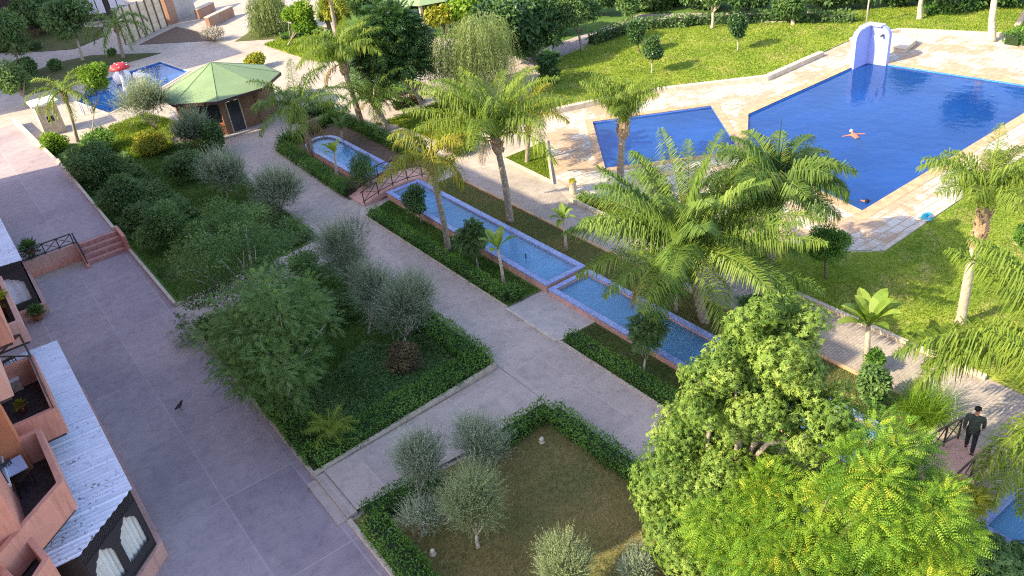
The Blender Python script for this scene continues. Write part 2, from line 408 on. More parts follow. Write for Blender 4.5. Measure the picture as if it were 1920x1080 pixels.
LM['acacia'] = leafmat('yellow_green_leaf', [(0, (.035,.09,.012)), (.4, (.10,.205,.018)), (.75, (.20,.30,.025)), (.94, (.27,.33,.028)), (1, (.36,.33,.04))], .35)
LM['mid'] = leafmat('mid_green_leaf', G1((.045,.095,.026), (.095,.17,.045), (.17,.26,.08)), .35)
LM['weep'] = leafmat('weeping_leaf', G1((.09,.13,.04), (.18,.235,.08), (.30,.35,.14)), .35)
LM['yellow'] = leafmat('yellow_shrub_leaf', G1((.12,.15,.02), (.25,.27,.03), (.42,.38,.04)), .35)
LM['rust'] = leafmat('rusty_shrub_leaf', G1((.04,.03,.02), (.10,.07,.035), (.17,.13,.05)), .2)
LM['banana'] = leafmat('banana_leaf', G1((.07,.13,.02), (.16,.24,.04), (.30,.36,.07)), .4, .4)
LM['grassblade'] = leafmat('grass_blade', G1((.14,.21,.026), (.20,.275,.034), (.26,.315,.05)), .45, .7)
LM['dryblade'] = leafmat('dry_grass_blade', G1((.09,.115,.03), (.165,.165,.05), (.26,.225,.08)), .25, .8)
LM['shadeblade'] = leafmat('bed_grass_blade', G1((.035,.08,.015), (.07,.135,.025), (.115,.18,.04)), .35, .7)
LM['dry'] = leafmat('dry_twig_leaf', G1((.22,.18,.13), (.38,.33,.26), (.52,.47,.38)), .1)
LM['deadfrond'] = leafmat('dead_palm_leaf', G1((.12,.08,.035), (.22,.155,.07), (.32,.24,.12)), .2, .8)
#==SETTING==
# ------------------------------------------------------------------ setting
def sheet(name, poly, z, mat, holes=(), kind='structure', label=None, zfun=None):
    loops = [[Vector((p[0], p[1], 0)) for p in poly]]+[[Vector((p[0], p[1], 0)) for p in h] for h in holes]
    vs = [p for l in loops for p in l]
    tris = tessellate_polygon(loops)
    fs = []
    for t in tris:
        a, b, c = (vs[i] for i in t)
        fs.append(tuple(t) if (b-a).cross(c-a).z > 0 else tuple(t[::-1]))
    me = bpy.data.meshes.new(name)
    me.from_pydata([(v.x, v.y, z if zfun is None else zfun(v.x, v.y)) for v in vs], [], fs); me.update()
    o = link(name, me, mat); tag(o, kind=kind); return o
def px(*pts, z=0.0):
    return [tuple(G(a, b, z)[:2]) for a, b in pts]

POOL = [(39.3,31.6),(51.4,31.6),(52.6,19.7),(32.8,19.5),(34.6,27.8)]
SPOOL = [(39.1,34.4),(32.7,38.5),(28.4,32.6),(34.75,28.45)]
KPOOL = px((143,190),(185,152),(300,116),(352,134),(300,165),(205,212))
R_ = 500
sheet('ground', [(-R_,-R_),(R_,-R_),(R_,R_),(-R_,R_)], -0.012, MT['ground'], [POOL, SPOOL, KPOOL])
# lower terrace, raised terrace, paths
sheet('terrace', [(-4,6),(5.15,6),(5.15,45.2),(-4,45.2)], 0.004, MT['terrace'])
def zt(x, y): return .82 if y < 61 else max(0.02, .82-(y-61)*.055)
UT = [(-4,46.35),(5.1,46.35),(5.0,61),(4.6,72),(4.4,76),(-4,76)]
me = bpy.data.meshes.new('upper_terrace')
me.from_pydata([(-4,46.3,.82),(5.1,46.3,.82),(5.1,61,.82),(-4,61,.82),(4.5,76,.02),(-4,76,.02)], [], [(0,1,2,3),(3,2,4,5)]); me.update()
tag(link('upper_terrace', me, MT['terrace']), kind='structure')
sheet('garden_path', [(13.3,4),(16.0,4),(16.0,38.4),(16.6,52.3),(19.5,53.4),(22.8,55.2),(22.8,57.6),(14.8,56.2),(14.3,54.0),(13.4,47.0)], 0.004, MT['path'])
sheet('cross_path', [(5.55,19.25),(13.3,18.95),(13.3,22.1),(5.55,21.62)], 0.003, MT['path'], zfun=lambda x, y: .005+.2*(13.3-x)/7.75)
sp_ = thing('steps', (5.2,20.4,0), 'two low concrete steps from the wide terrace up to the cross path', 'steps')
MB().box(4.85,5.2,19.25,21.6,0,.075).build('step', MT['path'], sp_, bevel=.01); MB().box(5.2,5.56,19.25,21.62,0,.15).build('step', MT['path'], sp_, bevel=.01)
sheet('cross_path', [(5.15,34.7),(13.3,35.4),(13.3,37.6),(5.15,36.9)], 0.003, MT['path'])
sheet('stone_slab', [(15.98,21.9),(18.0,21.8),(18.0,25.15),(15.95,25.2)], 0.05, MT['slab'])
sheet('paver_path', [(22.2,4),(24.75,4),(24.85,17.3),(24.4,26.3),(24.4,31.0),(25.2,33.5),(23.9,38.6),(22.15,39.0)], 0.004, MT['pavers'])
sheet('pool_deck', [(25.25,31.1),(25.7,33.6),(28.9,38.5),(31.4,41.6),(37.8,39.5),(44.7,34.5),(54.3,34.9),(58.2,33.3),(60.5,27),(60.5,17.3),(43.5,17.2),(30.1,16.8),(29.3,17.9),(26.6,24.5),(25.9,28.2)], 0.004, MT['deck'], [POOL, SPOOL])
# planted ground
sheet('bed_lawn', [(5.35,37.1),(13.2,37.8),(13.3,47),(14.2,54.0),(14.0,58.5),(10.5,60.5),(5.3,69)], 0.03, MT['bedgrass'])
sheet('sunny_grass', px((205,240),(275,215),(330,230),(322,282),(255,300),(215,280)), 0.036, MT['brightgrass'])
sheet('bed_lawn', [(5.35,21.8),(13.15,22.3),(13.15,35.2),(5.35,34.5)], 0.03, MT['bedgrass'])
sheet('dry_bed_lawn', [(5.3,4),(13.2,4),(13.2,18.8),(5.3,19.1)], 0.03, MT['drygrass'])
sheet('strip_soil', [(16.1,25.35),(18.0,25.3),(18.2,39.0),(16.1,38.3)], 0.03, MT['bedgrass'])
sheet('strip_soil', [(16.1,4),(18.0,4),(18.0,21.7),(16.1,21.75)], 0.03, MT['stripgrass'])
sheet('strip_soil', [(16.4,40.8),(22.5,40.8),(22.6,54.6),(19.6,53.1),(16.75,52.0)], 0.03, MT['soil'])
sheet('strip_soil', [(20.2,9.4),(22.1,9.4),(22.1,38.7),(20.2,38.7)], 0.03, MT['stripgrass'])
sheet('lawn', [(24.95,4),(62,4),(62,17.1),(43.5,17.05),(30.1,16.65),(29.15,17.8),(26.4,24.5),(25.7,28.0),(24.55,30.8),(24.5,26.4),(24.95,17.3)], 0.02, MT['lawn'])
sheet('lawn', px((945,297),(1022,267),(1033,342)), 0.03, MT['lawn'])
LAWN3 = [(32.0,41.9),(37.9,39.75),(44.8,34.75),(54.3,35.15),(58.4,33.5),(60.8,27.2),(70,24),(74,30),(64.5,36.0),(58.2,42.6),(51.0,50.0),(43.4,51.2),(38.5,50.5),(33.5,46.0)]
sheet('lawn', LAWN3, 0.03, MT['lawn'])
sheet('lawn', px((700,235),(790,205),(860,178),(900,215),(880,268),(845,275),(735,232)), 0.03, MT['lawn'])
sheet('lawn', px((495,85),(560,60),(640,70),(660,110),(600,118),(545,102)), 0.03, MT['lawn'])
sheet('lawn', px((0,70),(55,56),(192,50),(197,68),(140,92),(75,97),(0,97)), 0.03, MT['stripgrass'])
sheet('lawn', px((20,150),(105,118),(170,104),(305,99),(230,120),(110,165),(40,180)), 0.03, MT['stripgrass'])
sheet('far_path', px((1000,128),(1090,85),(1190,55),(1290,45),(1600,38),(1600,22),(1200,28),(1130,55),(1040,85),(985,110)), 0.006, MT['pavers'])
sheet('dry_verge', px((535,72),(620,52),(500,40),(440,78)), 0.02, MT['stripgrass'])
sheet('far_shade_ground', px((640,95),(700,60),(880,75),(1000,118),(985,108),(1040,82),(1130,52),(1200,26),(1600,20),(1920,40),(1920,-40),(1000,-60),(600,-30)), 0.008, MT['bedgrass'])  # far garden ground, its dark colour also standing in for shade under trees
sheet('earth_patch', px((700,120),(800,160),(770,175),(700,190),(680,150)), 0.02, MT['soil'])
sheet('rubble_ground', px((260,84),(330,50),(400,66),(405,76),(330,80)), 0.02, MT['soil'])

# pools: floors, walls, water
def pool(nm, poly, depth, tile, wz=-.1):
    mb = MB(); n = len(poly)
    mb.add([(x, y, -depth) for x, y in poly]+[(x, y, 0.0) for x, y in poly], [])
    bm_f = [tuple(range(n))]+[(i,(i+1)%n,n+(i+1)%n,n+i) for i in range(n)]
    k = len(mb.v)-2*n
    mb.f += [tuple(j+k for j in f) for f in bm_f]
    o = mb.build(nm+'_basin', tile); tag(o, kind='structure')
    sheet(nm+'_water', poly, wz, MT['water'])
pool('pool', POOL, 1.5, MT['pooltile'])
pool('shallow_pool', SPOOL, .8, MT['smalltile'])
pool('kids_pool', KPOOL, .6, MT['kidtile'])
def coping(poly, w, name, mat=None, z=.02):
    mb = MB(); P = [np.array(p) for p in poly]; c = sum(P)/len(P)
    a = sum(P[i][0]*P[(i+1)%len(P)][1]-P[(i+1)%len(P)][0]*P[i][1] for i in range(len(P)))
    if a < 0: P = P[::-1]
    n = len(P); out = []
    for i in range(n):
        d1 = nrm(P[i]-P[i-1]); d2 = nrm(P[(i+1)%n]-P[i]); n1 = np.array([d1[1], -d1[0]]); n2 = np.array([d2[1], -d2[0]])
        m_ = nrm(n1+n2); out.append(P[i]+m_*w/max(.35, m_@n1))
    for i in range(n):
        j = (i+1) % n
        mb.add([(*P[i], -.04),(*P[j], -.04),(*P[i], z),(*P[j], z),(*out[i], z),(*out[j], z),(*out[i], -.02),(*out[j], -.02)],
               [(0,1,3,2),(2,3,5,4),(4,5,7,6)])
    o = mb.build(name, mat or MT['coping']); tag(o, kind='structure')
coping(POOL, .6, 'pool_coping'); coping(SPOOL, .45, 'shallow_pool_coping', None, .03); coping(KPOOL, .25, 'kids_pool_coping', MT['kerb'])

# kerbs
def kerb(name, pts, label, w=.16, h=.16, mat='kerb', group='garden kerbs'):
    o = MB().wall(pts, w, -.02, h).build(name, MT[mat]); tag(o, kind='structure'); return o
kerb('kerb', [(5.2,45.3),(5.25,37.0)], '', .15, .18)
kerb('kerb', [(5.25,37.0),(8.6,37.25)], '', .12, .12)
kerb('kerb', [(5.05,46.3),(5.05,60.9)], '', .16, .98)
kerb('kerb', [(5.05,61),(4.5,75.5)], '', .16, .75)
kerb('kerb', [(5.25,34.6),(5.25,21.8)], '', .12, .1)
kerb('kerb', [(5.2,21.75),(13.2,22.25)], '', .12, .24)
kerb('kerb', [(5.2,6),(5.2,19.15)], '', .14, .12)
kerb('kerb', [(16.03,38.2),(16.03,25.3)], '', .1, .08)
kerb('kerb', [(16.03,21.7),(16.03,6)], '', .1, .08)
kerb('kerb', [(15.95,25.25),(15.95,21.85)], '', .14, .07)
kerb('kerb', [(18.0,21.75),(16.0,21.78)], '', .1, .1)
kerb('kerb', [(22.15,38.6),(22.15,9.5)], '', .14, .1, 'coping')
kerb('kerb', [(24.85,9.5),(24.9,17.3),(24.5,26.4),(24.5,31.0)], '', .16, .16)
kerb('kerb', px((945,299),(1024,266),(1035,343),(945,299)), '', .14, .12)
kerb('kerb', [(32.0,41.8),(37.85,39.6),(44.75,34.6),(50.8,34.7)], '', .4, .32)
kerb('kerb', [(54.6,35.0),(58.3,33.4),(60.6,27.1)], '', .35, .22)
kerb('kerb', [(30.1,16.75),(43.5,17.1),(60,17.2)], '', .2, .08)
kerb('kerb', px((1090,85),(1190,55),(1290,45),(1600,40)), '', .3, .12)
# upper terrace retaining edge and the bed beside it, with the pink steps
st = thing('steps', (4.0,45.8,0), 'flight of pink steps climbing to the upper terrace beside the planted bed', 'steps')
for k in range(4):
    MB().box(3.15, 5.1, 44.95+k*.36, 46.3, .205*k-.0, .205*(k+1)-.003*(4-k)).build('step', MT['pinkstep'], st, bevel=.012)
MB().box(5.1, 5.28, 44.7, 46.5, 0, .95).build('side_wall', MT['pink'], st, bevel=.01)
rw = thing('retaining_wall', (1.6,46.2,0), 'pink retaining wall under the iron railing of the upper terrace', 'wall')
MB().box(-2.4, 3.0, 46.05, 46.3, 0, .86).build('wall', MT['pinkl'], rw)
MB().box(-2.4, 3.0, 45.9, 46.05, 0, .2).build('plinth', MT['pink'], rw)
MB().add([(2.98,46.3,0),(3.14,46.3,0),(3.14,44.55,0),(2.98,44.55,0),(2.98,46.3,.95),(3.14,46.3,.95),(3.14,44.55,.1),(2.98,44.55,.1)],
   [(0,1,2,3),(4,7,6,5),(0,4,5,1),(1,5,6,2),(2,6,7,3),(3,7,4,0)]).build('cheek_wall', MT['pink'], rw)

def railing(name, a, b, h, label, panels, mat, group=None, slope=None, cat='railing'):
    """iron railing with X panels; a, b = foot points"""
    a = np.array(a, float); b = np.array(b, float); t = thing(name, (a+b)/2, label, cat, group)
    up = np.array([0,0,1.0])
    MB().bar(a+up*h, b+up*h, .07, .05).build('top_rail', mat, t)
    MB().bar(a+up*.09, b+up*.09, .04, .04).build('bottom_rail', mat, t)
    for k in range(panels+1):
        p = a+(b-a)*k/panels; MB().bar(p, p+up*h, .05, .05, (1,0,0)).build('post', mat, t)
    for k in range(panels):
        p = a+(b-a)*k/panels; q = a+(b-a)*(k+1)/panels; m_ = MB()
        m_.bar(p+up*.1, q+up*(h-.03), .03, .03).bar(q+up*.1, p+up*(h-.03), .026, .026)
        m_.build('cross_brace', mat, t)
    return t
railing('railing', (-.6,46.2,.86), (2.95,46.2,.86), .62, 'black iron railing with crossed bars along the upper terrace edge', 5, MT['black'])
railing('stair_railing', (3.06,46.2,.92), (3.06,44.75,.2), .55, 'short black iron handrail sloping down beside the pink steps', 2, MT['black'])

# ---- fountain channel: raised mosaic troughs
def trough(poly_in, zr, zw, label, end_walls=True):
    t = thing('water_channel', (*np.mean(np.array(poly_in), axis=0), 0), label, 'water channel', None)
    MB().wall(poly_in, .21, 0, zr-.05, True).build('side_wall', MT['pinkl'], t)
    MB().wall(poly_in, .27, zr-.05, zr, True).build('mosaic_rim', MT['rim'], t)
    MB().prism(poly_in, .0, .07).build('floor', MT['chantile'], t)
    sheet('channel_water', poly_in, zw, MT['chwater'])
arc = [(19.0+1.0*math.cos(a), 49.2+1.2*math.sin(a)) for a in np.linspace(0, math.pi, 12)]
trough([(20.0,41.9)]+arc+[(18.0,41.9)], .45, .34, 'round ended blue mosaic pond nearest the green roofed pavilion')
trough([(18.05,25.0),(20.05,25.0),(20.0,39.0),(18.1,39.0)], .45, .34, 'long blue mosaic water channel between the arched bridge and the stone slab')
trough([(18.0,9.6),(20.0,9.6),(20.05,24.6),(18.0,24.6)], .36, .2, 'blue mosaic water channel running down past the stone slab under the big palm')
trough([(18.35,0),(20.3,0),(20.3,6.3),(18.35,6.3)], .38, .28, 'blue mosaic basin beyond the footbridge where the man walks')
# fountain nozzles
for (x, y, lb) in ((18.9,27.6,'small dark fountain nozzle standing in the long channel water'),(19.2,32.5,'small dark fountain nozzle in the long channel beside the palm shadow')):
    t = thing('fountain_nozzle', (x,y,.05), lb, 'fountain')
    MB().lathe((x,y,.05), [(.08,0),(.08,.04),(.03,.06),(.025,.4),(.045,.42),(.02,.5)], 10).build('pipe', MT['black'], t)

# ---- footbridges
def bridge(x0, x1, y0, y1, rise, label, panels, h=.85):
    t = thing('footbridge', ((x0+x1)/2,(y0+y1)/2,0), label, 'bridge')
    n = 12; mb = MB(); xs = np.linspace(x0, x1, n+1)
    zf = lambda x: .08+rise*math.sin(math.pi*(x-x0)/(x1-x0))
    lo = lambda x: max(0.0, zf(x)-.28) if abs(x-19) < 1.35 else 0.0
    vs = []
    for x in xs: vs += [(x,y0,zf(x)),(x,y1,zf(x)),(x,y1,lo(x)-.02),(x,y0,lo(x)-.02)]
    fs = [(4*i+k, 4*i+(k+1)%4, 4*i+4+(k+1)%4, 4*i+4+k) for i in range(n) for k in range(4)]+[(3,2,1,0),tuple(4*n+k for k in range(4))]
    mb.add(vs, fs).build('deck', MT['pinkl'], t)
    for y in (y0+.08, y1-.08):
        r = MB(); r.tube([(x, y, zf(x)+h) for x in xs], .035, 6)
        rl = r.build('handrail', MT['brown'], t)
        b = MB(); b.tube([(x, y, zf(x)+.14) for x in xs], .025, 6); b.build('bottom_rail', MT['brown'], t)
        px_ = np.linspace(x0+.1, x1-.1, panels+1)
        for x in px_: MB().bar((x,y,zf(x)-.02),(x,y,zf(x)+h),.045,.045,(1,0,0)).build('post', MT['brown'], t)
        for i in range(panels):
            a, c = px_[i], px_[i+1]
            MB().bar((a,y,zf(a)+.15),(c,y,zf(c)+h-.02),.028,.028).bar((c,y,zf(c)+.15),(a,y,zf(a)+h-.02),.024,.024).build('cross_brace', MT['brown'], t)
    return t
bridge(16.6, 21.6, 39.35, 41.2, .42, 'arched pink footbridge with dark crossed railings beside the yellow palm', 5, .75)
bridge(16.8, 21.5, 7.2, 8.65, .5, 'arched pink footbridge with dark crossed railings where a man in green walks', 5, .85)
# ------------------------------------------------------------------ buildings
def Gp(x, y, z): return G(x, y, z)
FX = -2.5
bd = thing('apartment_building', (-8, 40, 0), 'salmon pink apartment block with balconies along the left edge of the terrace', 'building')
mb = MB(); mb.box(-8.5, FX, 20.2, 62.0, 0, 18.7); mb.build('wall', MT['pink'], bd)
MB().box(-8.5, -4.5, 17.9, 20.18, 0, 14.6).build('lower_wing', MT['pink'], bd)
MB().wall([(-8.4,20.3),(FX-.1,20.3),(FX-.1,61.9),(-8.4,61.9)], .2, 18.7, 19.5, True).build('parapet', MT['pinkl'], bd)
for k, y in enumerate(np.arange(22.5, 60, 4.2)):
    for z in (4.6, 7.8, 11.0, 14.2, 16.8):
        w_ = MB().box(FX-.06, FX+.03, y, y+1.5, z, z+1.5).build('window', MT['glass'], bd)
        MB().wall([(FX+.02,y-.05),(FX+.02,y+1.55)], .08, z-.1, z-.02).build('sill', MT['white'], w_)
def balcony(pts, z0, z1, floor_poly, mat='pink', rail=None):
    b = MB().wall(pts, .17, z0, z1).build('balcony', MT[mat], bd, bevel=.01)
    MB().prism(floor_poly, z0-.12, z0+.04).build('floor', MT['darkfloor'], b)
    return b
# two first-floor balconies and the box below them, above the canopy
zt1 = 4.7
a = Gp(100,765,zt1); n_ = Gp(58,668,zt1)
b1 = balcony([(FX,a[1]),(a[0],a[1]),(a[0],n_[1]),(FX,n_[1])], 3.75, zt1, [(FX,a[1]),(a[0],a[1]),(a[0],n_[1]),(FX,n_[1])])
for i in range(3):
    y0 = a[1]+(n_[1]-a[1])*i/3; y1 = a[1]+(n_[1]-a[1])*(i+1)/3
    MB().bar((a[0],y0,zt1+.02),(a[0],y1,zt1+.45),.03,.03).bar((a[0],y1,zt1+.02),(a[0],y0,zt1+.45),.03,.03).bar((a[0],y0,zt1+.45),(a[0],y1,zt1+.45),.045,.045).build('railing', MT['brown'], b1)
MB().bar((FX,n_[1],zt1+.02),(a[0],n_[1],zt1+.9),.05,.05).bar((a[0],n_[1],zt1+.02),(FX,n_[1],zt1+.9),.05,.05).bar((FX,n_[1],zt1+.9),(a[0]+.02,n_[1],zt1+.9),.06,.06).bar((a[0],n_[1],zt1),(a[0],n_[1],zt1+.9),.06,.06).build('railing', MT['brown'], b1)
c0 = Gp(70,806,zt1); c1 = Gp(112,903,zt1); c2 = Gp(30,997,zt1)
b2 = balcony([(FX,c0[1]),(c0[0],c0[1]),(c1[0],c1[1]),(c2[0],c2[1]),(c2[0]-.6,c2[1]-.55)], 3.7, zt1, [(FX-.5,c0[1]),(c0[0],c0[1]),(c1[0],c1[1]),(c2[0],c2[1]),(FX-.9,c2[1]-.3)])
d0 = [Gp(45,1000,4.3), Gp(86,1047,4.3), Gp(45,1110,4.3), Gp(-5,1060,4.3)]
b3 = MB().wall([tuple(p[:2]) for p in d0], .16, 3.5, 4.3, True).build('balcony', MT['pink'], bd, bevel=.01)
MB().prism([tuple(p[:2]) for p in d0], 3.4, 3.62).build('floor', MT['darkfloor'], b3)
# upper storey pieces at the picture's edge
u1 = Gp(22,640,6.6); balcony([(FX,u1[1]),(u1[0],u1[1]),(u1[0],u1[1]+5),(FX,u1[1]+5)], 6.6, 7.6, [(FX,u1[1]),(u1[0],u1[1]),(u1[0],u1[1]+5),(FX,u1[1]+5)])
u2 = Gp(54,638,3.7); b4 = balcony([(FX,u2[1]),(u2[0],u2[1]),(u2[0],u2[1]+4.4),(FX,u2[1]+4.4)], 3.7, 4.6, [(FX,u2[1]),(u2[0],u2[1]),(u2[0],u2[1]+4.4),(FX,u2[1]+4.4)], 'pinkl')
u3 = Gp(20,742,6.6); balcony([(FX,u3[1]),(u3[0],u3[1]),(u3[0],u3[1]+2.2),(FX,u3[1]+2.2)], 6.6, 7.6, [(FX,u3[1]),(u3[0],u3[1]),(u3[0],u3[1]+2.2),(FX,u3[1]+2.2)], 'pinkl')
e0 = Gp(38,832,4.7)
MB().box(FX, e0[0], e0[1], e0[1]+.9, 3.7, 9.2).build('pier', MT['orange'], bd)
# shadow-casting neighbour further along the terrace
nb = thing('apartment_building', (-9, 112, 0), 'second salmon apartment block further up the terrace past the pale hut', 'building')
MB().box(-16, FX, 85.5, 150, 0, 20.5).build('wall', MT['pink'], nb)
for y in np.arange(90, 148, 6):
    for z in (2, 5.2, 8.4, 11.6, 14.8):
        MB().box(FX-.06, FX+.04, y, y+1.6, z, z+1.5).build('window', MT['glass'], nb)

# ---- covered patios: corrugated roof, dark lattice with scalloped openings, curtains, low wall
def arch_pts(w, h):
    """horseshoe-like opening outline, (u, v) from bottom-left round"""
    pts = [(0,0),(0,h*.62),(w*.06,h*.66)]
    pts += [(w*.06, h*.72),(w*.20,h*.80),(w*.24,h*.86),(w*.36,h*.88),(w*.5,h),(w*.64,h*.88),(w*.76,h*.86),(w*.80,h*.80),(w*.94,h*.72)]
    pts += [(w*.94,h*.66),(w,h*.62),(w,0)]
    return pts
def lattice_panel(P0, P1, z0, z1, parent, n_arch, cur, name='lattice'):
    """upright screen from P0 to P1 with n_arch arched openings, real holes"""
    P0 = np.array(P0, float); P1 = np.array(P1, float); Lw = np.linalg.norm(P1-P0); d = (P1-P0)/Lw; nn = np.array([-d[1], d[0]])
    H_ = z1-z0; cell = Lw/n_arch
    outer = [(0,0),(Lw,0),(Lw,H_),(0,H_)]; holes = []
    for k in range(n_arch):
        w_ = cell*.80; x0 = cell*k+cell*.10
        holes.append([(x0+u, .16*H_+v) for u, v in arch_pts(w_, H_*.66)][::-1])
    loops = [[Vector((p[0],p[1],0)) for p in outer]]+[[Vector((p[0],p[1],0)) for p in h] for h in holes]
    flat = [p for l in loops for p in l]; tris = tessellate_polygon(loops)
    n = len(flat); to3 = lambda p, off: (P0[0]+d[0]*p.x+nn[0]*off, P0[1]+d[1]*p.x+nn[1]*off, z0+p.y)
    vs = [to3(p, .03) for p in flat]+[to3(p, -.03) for p in flat]
    fs = [tuple(t) for t in tris]+[tuple(i+n for i in t[::-1]) for t in tris]; s = 0
    for l in loops:
        for i in range(len(l)): fs.append((s+i, s+(i+1)%len(l), n+s+(i+1)%len(l), n+s+i))
        s += len(l)
    mbx = MB().add(vs, fs)
    # raised diagonal strips of the lattice in the upper band
    for k in range(int(Lw/.13)):
        u = k*.13
        a_ = to3(Vector((u, H_*.86, 0)), .045); b_ = to3(Vector((min(Lw, u+.13*2.4), H_*.99, 0)), .045)
        mbx.bar(a_, b_, .02, .012, (nn[0], nn[1], 0))
        a2 = to3(Vector((min(Lw, u+.13*2.4), H_*.86, 0)), .05); b2_ = to3(Vector((u, H_*.99, 0)), .05)
        mbx.bar(a2, b2_, .02, .012, (nn[0], nn[1], 0))
    for vv in (.84, .02): mbx.bar(to3(Vector((0, H_*vv, 0)), .05), to3(Vector((Lw, H_*vv, 0)), .05), .05, .05)
    lat = mbx.build(name, MT['lattice'], parent)
    for k in range(n_arch):
        u0 = cell*k+cell*.03; m_ = 26; vs = []; fs = []
        for i in range(m_+1):
            u = u0+cell*.94*i/m_; off = -.16+.05*math.sin(i*1.55)+.02*math.sin(i*.7)
            vs += [to3(Vector((u, -.12*H_, 0)), off), to3(Vector((u, .9*H_, 0)), off)]
        for i in range(m_): fs.append((2*i, 2*i+2, 2*i+3, 2*i+1))
        MB().add(vs, fs).build('curtain', cur, parent, smooth=True)
    return lat
def patio(Y0, Y1, xo, ch, label, roof_z, cur, south, rx=None):
    t = thing('covered_patio', ((xo+FX)/2, (Y0+Y1)/2, 0), label, 'patio')
    xo_ = xo
    # roof outline: straight long side, chamfered near corner
    A = [(FX,Y1),(xo_,Y1),(xo_,Y0),(xo_-ch[0],Y0-ch[1]),(FX,Y0-ch[2])]
    zr = lambda x: roof_z-.13*(x-FX)/(xo_-FX)+.1
    # corrugated sheet as ribs
    ys = np.arange(Y0-max(ch[1],ch[2]), Y1, .055); vs = []; fs = []
    def xlim(y):
        if y >= Y0: return xo_
        if y >= Y0-ch[1]: return xo_-ch[0]*(Y0-y)/ch[1]
        return FX+.0+(xo_-ch[0]-FX)*(1-(Y0-ch[1]-y)/max(1e-6, ch[2]-ch[1]))
    rows = []
    for y in ys:
        zz = .022*math.sin(2*math.pi*y/.19)*1.0+(.03 if (y % .95) < .06 else 0)
        rows.append([(FX-.05, y, zr(FX)+zz), (max(FX-.04, xlim(y)), y, zr(xlim(y))+zz)])
    for r_ in rows: vs += r_
    fs = [(2*i, 2*i+1, 2*i+3, 2*i+2) for i in range(len(rows)-1)]
    MB().add(vs, fs).build('roof', MT['corr'], t, smooth=False)
    xi = xo_-.12
    # gutter-side fascia, dark side screen, low wall
    MB().wall([(xi,Y1-.05),(xi,Y0+.02)], .06, .62, roof_z-.14).build('side_screen', MT['lattice'], t)
    MB().wall([(xi+.06,Y1),(xi+.06,Y0+.0),(xo_-ch[0]+.1,Y0-ch[1]+.08)], .30, 0, .6).build('low_wall', MT['pinkl'], t, bevel=.01)
    lattice_panel((xi,Y0-.02),(xo_-ch[0]-.02,Y0-ch[1]+.12), .6, roof_z-.06, t, south, cur)
    MB().wall([(xo_-ch[0]-.04,Y0-ch[1]+.12),(FX+.02,Y0-ch[2]+.14)], .06, .0, roof_z-.06).build('end_screen', MT['lattice'], t)
    MB().box(xi-.05,xi+.05,Y0-.05,Y0+.05,.6,roof_z-.1).build('post', MT['black'], t)
    return t
patio(22.0, 32.6, 0.15, (1.85,1.75,.75), 'long white corrugated roof patio with cream curtains nearest the camera', 2.95, MT['curtain'], 2)
# ---- second patio further along, against the retaining wall
def patio2():
    t = thing('covered_patio', (-1.2, 44, 0), 'smaller white roofed patio with one white curtain against the pink retaining wall', 'patio')
    y0, y1, xo = 41.6, 45.9, .38
    mbx = MB(); vs = []; fs = []
    ys = np.arange(y0, 52.0, .06)
    for y in ys:
        zz = .018*math.sin(2*math.pi*y/.19); xm = xo
        vs += [(FX-.05, y, 3.05+zz), (xm, y, 2.85+zz)]
    fs = [(2*i, 2*i+1, 2*i+3, 2*i+2) for i in range(len(ys)-1)]
    MB().add(vs, fs).build('roof', MT['corr'], t)
    lattice_panel((xo-.05,y0+.05),(FX,y0+.05), .45, 2.85, t, 1, MT['bluecurtain'])
    MB().wall([(xo-.08,46.0),(xo-.08,y0+.02)], .06, .5, 2.75).build('side_screen', MT['lattice'], t)
    MB().wall([(xo,46.0),(xo,y0-.12),(FX,y0-.12)], .22, 0, .5).build('low_wall', MT['pinkl'], t, bevel=.01)
    return t
patio2()

# ---- balcony furniture
def table(name, loc, top, rz, h, label, mat):
    t = thing(name, loc, label, 'table'); x, y, z = loc; c, s = math.cos(rz), math.sin(rz); w_, d_ = top
    R2 = lambda u, v: (x+u*c-v*s, y+u*s+v*c)
    MB().prism([R2(-w_/2,-d_/2),R2(w_/2,-d_/2),R2(w_/2,d_/2),R2(-w_/2,d_/2)], z+h-.04, z+h).build('tabletop', mat, t)
    for u, v in ((-1,-1),(1,-1),(1,1),(-1,1)):
        p = R2(u*(w_/2-.06), v*(d_/2-.06)); MB().bar((*p,z),(*p,z+h-.04),.05,.05,(1,0,0)).build('leg', MT['brown'], t)
    return t
def chair(loc, rz, label, group=None):
    t = thing('chair', loc, label, 'chair', group); x, y, z = loc; c, s = math.cos(rz), math.sin(rz)
    R2 = lambda u, v, w_: (x+u*c-v*s, y+u*s+v*c, z+w_)
    MB().prism([R2(-.22,-.22,0)[:2],R2(.22,-.22,0)[:2],R2(.22,.22,0)[:2],R2(-.22,.22,0)[:2]], z+.42, z+.46).build('seat', MT['brown'], t)
    for u, v in ((-1,-1),(1,-1)): MB().bar(R2(u*.2,v*.2,0),R2(u*.2,v*.2,.42),.035,.035,(1,0,0)).build('leg', MT['black'], t)
    for u in (-1,1): MB().bar(R2(u*.2,.2,0),R2(u*.2,.24,.95),.035,.035,(1,0,0)).build('leg', MT['black'], t)
    b = MB().bar(R2(-.2,.24,.9),R2(.2,.24,.9),.04,.1)
    for u in (-.12,0,.12): b.bar(R2(u,.22,.48),R2(u,.24,.9),.03,.02,(1,0,0))
    b.build('backrest', MT['black'], t)
f2 = Gp(12,880,4.5); table('balcony_table', (f2[0],f2[1],3.74), (.95,.75), .1, .75, 'pale pink topped table standing on the large chamfered balcony', MT['paleblue2'])
f3 = Gp(60,905,3.8); chair((f3[0]-.2,f3[1],3.74), .8, 'dark slatted chair on the chamfered balcony near its outer parapet')
